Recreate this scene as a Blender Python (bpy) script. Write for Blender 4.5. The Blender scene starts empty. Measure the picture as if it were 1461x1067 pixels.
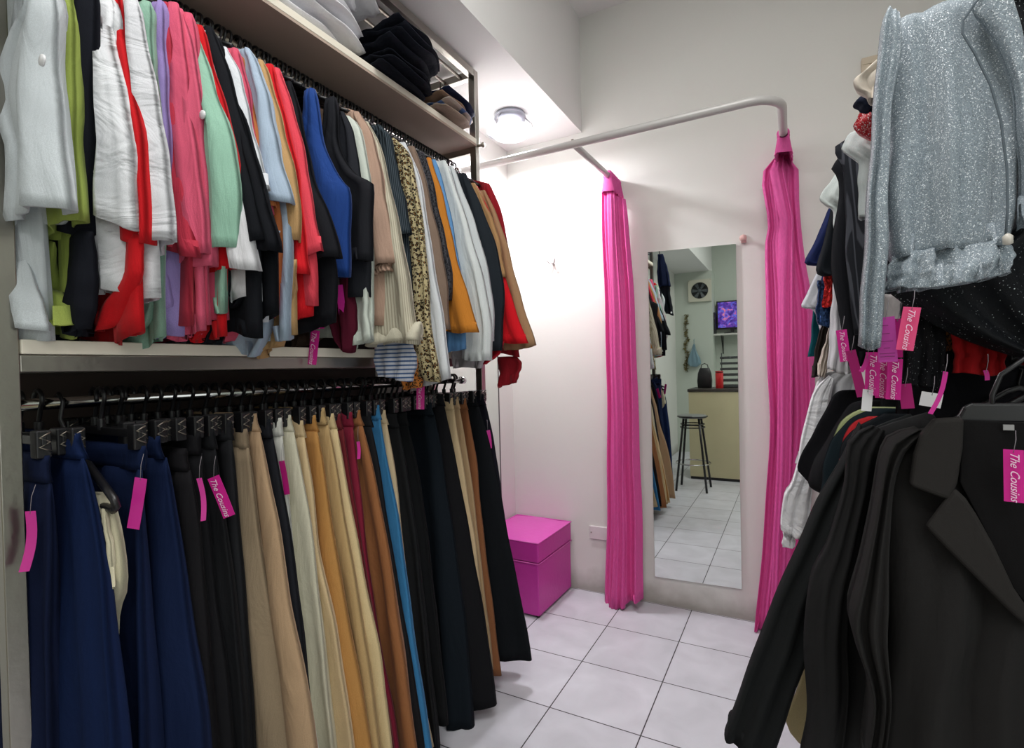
import bpy, math, random
from mathutils import Vector, Matrix
from math import pi, sin, cos, sqrt
random.seed(4)
SC = bpy.context.scene
COL = SC.collection
UPPER=[
{'name': 'blouse', 'cat': 'blouse', 'col': (205, 212, 216), 'lab': 'pale grey blouse with wide sleeve and a button, nearest the left post, topmost row', 'pat': 'plain', 'Y': 0.415, 'w': 0.2, 'd': 0.06, 'button': (-0.991, 1.711), 'bh': 1.33, 'slant': 0.0, 'bx': 0.22, 'lp': ((-1.072, 1.845), (-1.123, 1.793), (-1.184, 1.711), (-1.161, 1.651), (-1.137, 1.616), (-1.15, 1.553), (-1.168, 1.497)), 'tail': (((-1.254, 1.499), (-1.261, 1.411), (-1.268, 1.325)), ((-1.172, 1.469), (-1.134, 1.398), (-1.114, 1.314))), 'P': ((-1.1, 1.98), (-1.085, 1.93), (-1.044, 1.848), (-1.05, 1.741), (-1.039, 1.653), (-1.021, 1.535), (-1.014, 1.503))},
{'name': 'blouse', 'cat': 'blouse', 'col': (156, 172, 84), 'lab': 'lime green blouse behind the pale grey blouse on the upper rail', 'pat': 'plain', 'Y': 0.45, 'w': 0.1, 'd': 0.035, 'bh': 1.31, 'bx': 0.12, 'tail': (((-1.273, 1.499), (-1.29, 1.439), (-1.245, 1.404), (-1.174, 1.372)), ((-1.15, 1.473), (-1.154, 1.417), (-1.156, 1.355), (-1.112, 1.32))), 'P': ((-1.1, 1.98), (-1.085, 1.93), (-1.075, 1.88), (-1.071, 1.759), (-1.077, 1.604), (-1.067, 1.492))},
{'name': 'shirt', 'cat': 'shirt', 'col': (28, 30, 38), 'lab': 'black shirt between the lime green and the wide white blouse', 'pat': 'plain', 'Y': 0.475, 'w': 0.09, 'd': 0.04, 'bh': 1.31, 'bx': 0.02, 'tail': (((-1.198, 1.504), (-1.216, 1.415), (-1.214, 1.362), (-1.168, 1.315)), ((-1.074, 1.486), (-1.082, 1.401), (-1.093, 1.353), (-1.121, 1.312))), 'P': ((-1.1, 1.98), (-1.085, 1.93), (-1.056, 1.888), (-1.071, 1.777), (-1.091, 1.615), (-1.107, 1.493))},
{'name': 'blouse', 'cat': 'blouse', 'col': (226, 228, 232), 'lab': 'bright white crinkled blouse with wide hanging sleeve and a button', 'pat': 'plain', 'Y': 0.505, 'w': 0.17, 'd': 0.05, 'button': (-1.097, 1.776), 'bh': 1.4, 'wr': 1, 'slant': 0, 'bx': 0.06, 'lp': ((-1.071, 1.899), (-1.088, 1.831), (-1.109, 1.78), (-1.125, 1.728), (-1.147, 1.676), (-1.177, 1.624), (-1.181, 1.576)), 'tail': (((-1.139, 1.495), (-1.154, 1.432), (-1.149, 1.383)), ((-1.067, 1.491), (-1.079, 1.417), (-1.105, 1.392))), 'P': ((-1.1, 1.98), (-1.085, 1.93), (-1.057, 1.794), (-1.028, 1.687), (-1.011, 1.584), (-1.006, 1.481))},
{'name': 'blouse', 'cat': 'blouse', 'col': (205, 18, 28), 'lab': 'red blouse pressed against the bright white crinkled blouse', 'pat': 'plain', 'Y': 0.525, 'w': 0.1, 'd': 0.035, 'bh': 1.32, 'bx': 0.03, 'tail': (((-1.118, 1.497), (-1.123, 1.419), (-1.186, 1.378), (-1.206, 1.319)), ((-1.013, 1.482), (-1.02, 1.408), (-1.057, 1.367), (-1.099, 1.329))), 'P': ((-1.1, 1.98), (-1.085, 1.93), (-1.051, 1.802), (-1.017, 1.667), (-1.003, 1.477))},
{'name': 'blouse', 'cat': 'blouse', 'col': (218, 219, 224), 'lab': 'white blouse with a rumpled sleeve between red and lavender', 'pat': 'plain', 'Y': 0.55, 'w': 0.1, 'd': 0.05, 'wr': 1, 'bh': 1.34, 'bx': 0.03, 'P': ((-1.067, 1.937), (-1.047, 1.839), (-1.024, 1.717), (-0.997, 1.583), (-0.992, 1.467))},
{'name': 'blouse', 'cat': 'blouse', 'col': (146, 186, 166), 'lab': 'mint blouse mostly hidden beside the lavender blouse', 'pat': 'plain', 'Y': 0.575, 'w': 0.08, 'd': 0.03, 'bh': 1.31, 'bx': 0.0, 'tail': (((-1.179, 1.424), (-1.188, 1.355), (-1.263, 1.316)), ((-1.097, 1.416), (-1.096, 1.348), (-1.159, 1.311))), 'P': ((-1.075, 1.947), (-1.07, 1.873), (-1.066, 1.765), (-1.06, 1.629))},
{'name': 'blouse', 'cat': 'blouse', 'col': (158, 138, 200), 'lab': 'lavender blouse with long sleeve on the upper rail', 'pat': 'plain', 'Y': 0.615, 'w': 0.1, 'd': 0.04, 'bh': 1.31, 'bx': 0.03, 'tail': (((-1.167, 1.487), (-1.175, 1.43), (-1.203, 1.374), (-1.259, 1.307)), ((-1.101, 1.478), (-1.102, 1.422), (-1.1, 1.371), (-1.146, 1.312))), 'P': ((-1.1, 1.98), (-1.088, 1.844), (-1.086, 1.703), (-1.071, 1.526))},
{'name': 'blouse', 'cat': 'blouse', 'col': (188, 50, 72), 'lab': 'raspberry blouse just after the lavender one', 'pat': 'plain', 'Y': 0.629, 'w': 0.08, 'd': 0.035, 'bh': 1.32, 'bx': 0.02, 'P': ((-1.103, 1.989), (-1.095, 1.91), (-1.088, 1.766), (-1.039, 1.475))},
{'name': 'blouse', 'cat': 'blouse', 'col': (222, 92, 122), 'lab': 'first of the pink blouses next to the raspberry one', 'pat': 'plain', 'Y': 0.643, 'w': 0.1, 'd': 0.035, 'bh': 1.33, 'bx': 0.03, 'tail': (((-1.158, 1.483), (-1.157, 1.402), (-1.155, 1.307)), ((-1.083, 1.474), (-1.077, 1.395), (-1.106, 1.314))), 'P': ((-1.103, 1.995), (-1.085, 1.914), (-1.064, 1.766), (-1.043, 1.605), (-1.027, 1.465))},
{'name': 'blouse', 'cat': 'blouse', 'col': (226, 96, 126), 'lab': 'middle pink blouse of the pink trio on the upper rail', 'pat': 'plain', 'Y': 0.657, 'w': 0.1, 'd': 0.035, 'bh': 1.34, 'bx': 0.02, 'P': ((-1.105, 1.995), (-1.073, 1.889), (-1.054, 1.755), (-1.036, 1.608), (-1.036, 1.458))},
{'name': 'blouse', 'cat': 'blouse', 'col': (220, 88, 118), 'lab': 'last pink blouse of the pink trio, beside mint', 'pat': 'plain', 'Y': 0.671, 'w': 0.1, 'd': 0.035, 'bh': 1.32, 'bx': 0.04, 'tail': (((-1.146, 1.487), (-1.145, 1.404), (-1.13, 1.307)), ((-1.086, 1.479), (-1.083, 1.399), (-1.122, 1.328))), 'P': ((-1.102, 1.99), (-1.076, 1.868), (-1.052, 1.731), (-1.036, 1.627), (-1.036, 1.48))},
{'name': 'blouse', 'cat': 'blouse', 'col': (152, 196, 174), 'lab': 'mint green blouse with a button on its full sleeve', 'pat': 'plain', 'Y': 0.685, 'w': 0.14, 'd': 0.05, 'button': (-1.042, 1.756), 'bh': 1.36, 'bx': 0.06, 'P': ((-1.113, 1.984), (-1.068, 1.858), (-1.014, 1.742), (-0.994, 1.651), (-0.999, 1.495))},
{'name': 'blouse', 'cat': 'blouse', 'col': (204, 14, 26), 'lab': 'red blouse in a thin strip above the mint sleeve', 'pat': 'plain', 'Y': 0.699, 'w': 0.08, 'd': 0.03, 'bh': 1.33, 'bx': 0.03, 'tail': (((-1.158, 1.401), (-1.192, 1.349), (-1.211, 1.306)), ((-1.102, 1.403), (-1.105, 1.343), (-1.147, 1.303))), 'P': ((-1.111, 1.983), (-1.085, 1.914), (-1.03, 1.766), (-1.008, 1.63), (-1.022, 1.449))},
{'name': 'blouse', 'cat': 'blouse', 'col': (224, 224, 228), 'lab': 'white blouse whose sleeve pokes out below the black shirts', 'pat': 'plain', 'Y': 0.713, 'w': 0.13, 'd': 0.05, 'bh': 1.36, 'bx': 0.07, 'P': ((-1.119, 1.984), (-1.075, 1.873), (-1.02, 1.68), (-0.986, 1.571), (-0.966, 1.455))},
{'name': 'shirt', 'cat': 'shirt', 'col': (24, 26, 31), 'lab': 'first of two black shirts side by side after mint', 'pat': 'plain', 'Y': 0.727, 'w': 0.14, 'd': 0.04, 'bh': 1.33, 'bx': 0.05, 'tail': (((-1.173, 1.5), (-1.134, 1.409), (-1.176, 1.342), (-1.21, 1.307)), ((-1.068, 1.479), (-1.056, 1.418), (-1.103, 1.36), (-1.157, 1.307))), 'P': ((-1.12, 2.0), (-1.089, 1.93), (-1.031, 1.777), (-0.976, 1.617), (-0.946, 1.503))},
{'name': 'shirt', 'cat': 'shirt', 'col': (20, 22, 27), 'lab': 'second of two black shirts, sleeve cuff creased', 'pat': 'plain', 'Y': 0.741, 'w': 0.12, 'd': 0.045, 'bh': 1.34, 'bx': 0.05, 'tail': (((-1.101, 1.494), (-1.096, 1.439), (-1.114, 1.378)), ((-0.992, 1.473), (-0.994, 1.421), (-1.058, 1.366))), 'P': ((-1.11, 1.978), (-1.051, 1.819), (-0.988, 1.668), (-0.94, 1.542), (-0.931, 1.494))},
{'name': 'blouse', 'cat': 'blouse', 'col': (222, 226, 232), 'lab': 'white blouse strip between black and pink on the upper rail', 'pat': 'plain', 'Y': 0.755, 'w': 0.07, 'd': 0.03, 'bh': 1.33, 'bx': 0.0, 'P': ((-1.109, 1.967), (-1.071, 1.892), (-1.035, 1.774), (-0.989, 1.613))},
{'name': 'blouse', 'cat': 'blouse', 'col': (214, 84, 110), 'lab': 'pink blouse strip between white and light blue', 'pat': 'plain', 'Y': 0.772, 'w': 0.07, 'd': 0.03, 'bh': 1.36, 'bx': 0.0, 'tail': (((-1.14, 1.399), (-1.201, 1.358), (-1.247, 1.313)), ((-1.052, 1.423), (-1.062, 1.374), (-1.192, 1.309))), 'P': ((-1.1, 1.969), (-1.078, 1.902), (-1.045, 1.784), (-1.001, 1.589))},
{'name': 'blouse', 'cat': 'blouse', 'col': (190, 112, 64), 'lab': 'rust brown blouse strip behind the light blue blouse', 'pat': 'plain', 'Y': 0.786, 'w': 0.07, 'd': 0.03, 'bh': 1.36, 'bx': 0.0, 'P': ((-1.101, 1.957), (-1.075, 1.876), (-1.041, 1.757), (-0.996, 1.592))},
{'name': 'blouse', 'cat': 'blouse', 'col': (172, 190, 210), 'lab': 'light blue blouse with long loose hem over the shelf edge', 'pat': 'plain', 'Y': 0.808, 'w': 0.17, 'd': 0.055, 'bh': 1.3, 'bx': 0.03, 'drape': ((-1.004, 1.549), (-1.022, 1.472), (-1.039, 1.394), (-1.053, 1.315), (-1.094, 1.265)), 'dl': ((-1.049, 1.555), (-1.085, 1.479), (-1.143, 1.42), (-1.201, 1.34), (-1.281, 1.306)), 'P': ((-1.1, 1.988), (-1.063, 1.918), (-1.022, 1.808), (-0.994, 1.691), (-0.97, 1.619))},
{'name': 'blouse', 'cat': 'blouse', 'col': (188, 150, 102), 'lab': 'tan blouse behind the light blue blouse', 'pat': 'plain', 'Y': 0.836, 'w': 0.13, 'd': 0.04, 'bh': 1.34, 'bx': 0.03, 'drape': ((-0.992, 1.489), (-1.007, 1.411), (-1.034, 1.332), (-1.06, 1.284)), 'P': ((-1.1, 1.975), (-1.066, 1.896), (-1.027, 1.788), (-0.99, 1.635), (-0.986, 1.522))},
{'name': 'blouse', 'cat': 'blouse', 'col': (216, 22, 34), 'lab': 'bright red blouse after light blue on the upper rail', 'pat': 'plain', 'Y': 0.864, 'w': 0.11, 'd': 0.04, 'bh': 1.36, 'bx': 0.03, 'P': ((-1.1, 1.979), (-1.067, 1.876), (-1.028, 1.733), (-1.0, 1.563), (-0.987, 1.471))},
{'name': 'blouse', 'cat': 'blouse', 'col': (226, 72, 88), 'lab': 'coral pink blouse against the black blazer', 'pat': 'plain', 'Y': 0.886, 'w': 0.09, 'd': 0.035, 'bh': 1.38, 'bx': 0.03, 'P': ((-1.1, 1.982), (-1.066, 1.885), (-1.025, 1.74), (-0.987, 1.566), (-0.975, 1.508))},
{'name': 'blazer', 'cat': 'blazer', 'col': (27, 28, 33), 'lab': 'black blazer beside the coral blouse', 'pat': 'plain', 'Y': 0.92, 'w': 0.16, 'd': 0.05, 'bh': 1.36, 'bx': 0.03, 'P': ((-1.099, 1.964), (-1.068, 1.848), (-1.022, 1.699), (-0.971, 1.588), (-0.951, 1.509))},
{'name': 'camisole', 'cat': 'top', 'col': (28, 66, 138), 'lab': 'royal blue sleeveless top with thin straps', 'pat': 'plain', 'Y': 0.98, 'w': 0.0, 'd': 0.045, 'bh': 1.4, 'sl': 0, 'P': ((-1.097, 1.977), (-1.084, 1.902), (-1.067, 1.82), (-1.036, 1.756), (-0.999, 1.709), (-0.989, 1.696), (-0.989, 1.586), (-0.993, 1.48))},
{'name': 'waistcoat', 'cat': 'vest', 'col': (34, 35, 40), 'lab': 'large black sleeveless waistcoat with deep armhole', 'pat': 'plain', 'Y': 1.05, 'w': 0.0, 'd': 0.05, 'bh': 1.4, 'sl': 0, 'P': ((-1.095, 1.985), (-1.089, 1.923), (-1.083, 1.864), (-1.064, 1.811), (-1.025, 1.765), (-0.976, 1.735), (-0.967, 1.724), (-0.967, 1.654), (-0.969, 1.529))},
{'name': 'waistcoat', 'cat': 'vest', 'col': (40, 42, 48), 'lab': 'smaller black waistcoat tucked behind the large one', 'pat': 'plain', 'Y': 1.076, 'w': 0.0, 'd': 0.04, 'bh': 1.36, 'sl': 0, 'P': ((-1.094, 1.954), (-1.059, 1.897), (-1.05, 1.857), (-1.018, 1.669), (-1.012, 1.439))},
{'name': 'camisole', 'cat': 'top', 'col': (206, 214, 204), 'lab': 'off white sleeveless top behind the black waistcoats', 'pat': 'plain', 'Y': 1.096, 'w': 0.0, 'd': 0.04, 'bh': 1.33, 'sl': 0, 'drape': ((-1.033, 1.539), (-1.017, 1.422), (-1.008, 1.306)), 'P': ((-1.093, 1.952), (-1.055, 1.904), (-1.021, 1.771), (-1.017, 1.674), (-1.022, 1.326))},
{'name': 'blouse', 'cat': 'blouse', 'col': (176, 146, 128), 'lab': 'dusty beige blouse with gathered balloon cuff', 'pat': 'plain', 'Y': 1.15, 'w': 0.12, 'd': 0.055, 'bh': 1.35, 'bx': 0.05, 'cuff': 1, 'P': ((-1.092, 1.983), (-1.049, 1.904), (-1.012, 1.746), (-0.984, 1.603), (-0.974, 1.523))},
{'name': 'shirt', 'cat': 'shirt', 'col': (196, 190, 170), 'lab': 'cream striped shirt with broad striped cuff over the shelf', 'pat': 'stripe_v', 'Y': 1.186, 'w': 0.22, 'd': 0.07, 'bh': 1.34, 'bx': 0.05, 'P': ((-1.091, 1.966), (-1.04, 1.874), (-0.985, 1.651), (-0.944, 1.486), (-0.915, 1.311))},
{'name': 'sweater', 'cat': 'sweater', 'col': (32, 40, 46), 'lab': 'dark ribbed knit top beside the cream striped shirt', 'pat': 'rib', 'Y': 1.231, 'w': 0.11, 'd': 0.045, 'bh': 1.4, 'bx': 0.02, 'P': ((-1.09, 1.975), (-1.045, 1.912), (-1.018, 1.77), (-0.986, 1.624))},
{'name': 'scarf_blouse', 'cat': 'blouse', 'col': (184, 170, 130), 'lab': 'long leopard print garment hanging below the shelf', 'pat': 'leopard', 'Y': 1.296, 'w': 0.08, 'd': 0.035, 'bh': 1.38, 'bx': 0.04, 'slant': -0.03, 'P': ((-1.088, 1.961), (-1.029, 1.889), (-1.002, 1.743), (-0.976, 1.546), (-0.961, 1.353), (-0.935, 1.203))},
{'name': 'shirt', 'cat': 'shirt', 'col': (214, 218, 222), 'lab': 'white shirt with hem hanging under the leopard print', 'pat': 'plain', 'Y': 1.342, 'w': 0.11, 'd': 0.04, 'bh': 1.36, 'bx': 0.05, 'P': ((-1.088, 1.964), (-1.035, 1.828), (-0.993, 1.6), (-0.962, 1.399), (-0.937, 1.19))},
{'name': 'blouse', 'cat': 'blouse', 'col': (128, 108, 94), 'lab': 'taupe long sleeved blouse after the leopard print', 'pat': 'plain', 'Y': 1.384, 'w': 0.11, 'd': 0.045, 'bh': 1.38, 'bx': 0.03, 'P': ((-1.087, 1.966), (-1.049, 1.878), (-1.01, 1.7), (-0.972, 1.515), (-0.963, 1.369))},
{'name': 'blouse', 'cat': 'blouse', 'col': (30, 30, 34), 'lab': 'black lace blouse between taupe and mustard', 'pat': 'lace', 'Y': 1.427, 'w': 0.09, 'd': 0.035, 'bh': 1.38, 'bx': 0.02, 'P': ((-1.086, 1.962), (-1.054, 1.881), (-1.013, 1.711), (-0.98, 1.522), (-0.982, 1.453))},
{'name': 'blouse', 'cat': 'blouse', 'col': (196, 124, 42), 'lab': 'mustard orange blouse with straight long sleeve', 'pat': 'plain', 'Y': 1.477, 'w': 0.13, 'd': 0.05, 'bh': 1.38, 'bx': 0.03, 'P': ((-1.085, 1.96), (-1.045, 1.823), (-0.989, 1.6), (-0.946, 1.455), (-0.918, 1.355))},
{'name': 'shirt', 'cat': 'shirt', 'col': (96, 146, 196), 'lab': 'sky blue shirt sliver behind the mustard blouse', 'pat': 'plain', 'Y': 1.501, 'w': 0.09, 'd': 0.03, 'bh': 1.38, 'bx': 0.02, 'P': ((-1.085, 1.961), (-1.039, 1.828), (-1.002, 1.606), (-0.981, 1.437), (-0.974, 1.293))},
{'name': 'blouse', 'cat': 'blouse', 'col': (214, 220, 220), 'lab': 'white pleated blouse after mustard on the upper rail', 'pat': 'plain', 'Y': 1.555, 'w': 0.12, 'd': 0.05, 'bh': 1.38, 'bx': 0.03, 'k': 5, 'P': ((-1.084, 1.976), (-1.017, 1.815), (-0.959, 1.61), (-0.914, 1.412), (-0.91, 1.262))},
{'name': 'blouse', 'cat': 'blouse', 'col': (204, 210, 212), 'lab': 'second white blouse squeezed before the dark blazer', 'pat': 'plain', 'Y': 1.606, 'w': 0.1, 'd': 0.04, 'bh': 1.38, 'bx': 0.02, 'P': ((-1.083, 1.973), (-1.021, 1.829), (-0.967, 1.645), (-0.929, 1.467), (-0.93, 1.318))},
{'name': 'blazer', 'cat': 'blazer', 'col': (36, 42, 48), 'lab': 'charcoal blazer after the white blouses', 'pat': 'plain', 'Y': 1.699, 'w': 0.15, 'd': 0.055, 'bh': 1.36, 'bx': 0.03, 'P': ((-1.082, 1.976), (-1.018, 1.827), (-0.962, 1.661), (-0.936, 1.503), (-0.957, 1.304))},
{'name': 'coat', 'cat': 'coat', 'col': (176, 136, 92), 'lab': 'tan coat strip between charcoal blazer and red blouse', 'pat': 'plain', 'Y': 1.757, 'w': 0.1, 'd': 0.035, 'bh': 1.38, 'bx': 0.02, 'P': ((-1.082, 1.956), (-1.027, 1.843), (-0.979, 1.701), (-0.955, 1.564))},
{'name': 'blouse', 'cat': 'blouse', 'col': (214, 14, 30), 'lab': 'scarlet flared blouse sleeve before the last tan coat', 'pat': 'plain', 'Y': 1.777, 'w': 0.15, 'd': 0.04, 'bh': 1.38, 'bx': 0.03, 'P': ((-1.081, 1.951), (-1.027, 1.821), (-0.982, 1.651), (-0.926, 1.457), (-0.882, 1.329))},
{'name': 'coat', 'cat': 'coat', 'col': (168, 132, 98), 'lab': 'last tan coat at the far end of the upper rail', 'pat': 'plain', 'Y': 1.836, 'w': 0.14, 'd': 0.045, 'bh': 1.38, 'bx': 0.03, 'P': ((-1.081, 1.951), (-1.02, 1.806), (-0.959, 1.603), (-0.919, 1.462), (-0.875, 1.306))},
{'name': 'blouse', 'cat': 'blouse', 'col': (150, 22, 36), 'lab': 'dark red blouse at the far end behind the tan coat', 'pat': 'plain', 'Y': 1.865, 'w': 0.1, 'd': 0.035, 'bh': 1.36, 'bx': 0.03, 'drape': ((-0.972, 1.277), (-0.948, 1.229), (-0.975, 1.162)), 'P': ((-1.081, 1.988), (-1.04, 1.901), (-1.009, 1.754), (-0.98, 1.525), (-0.964, 1.285))},
]
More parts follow.
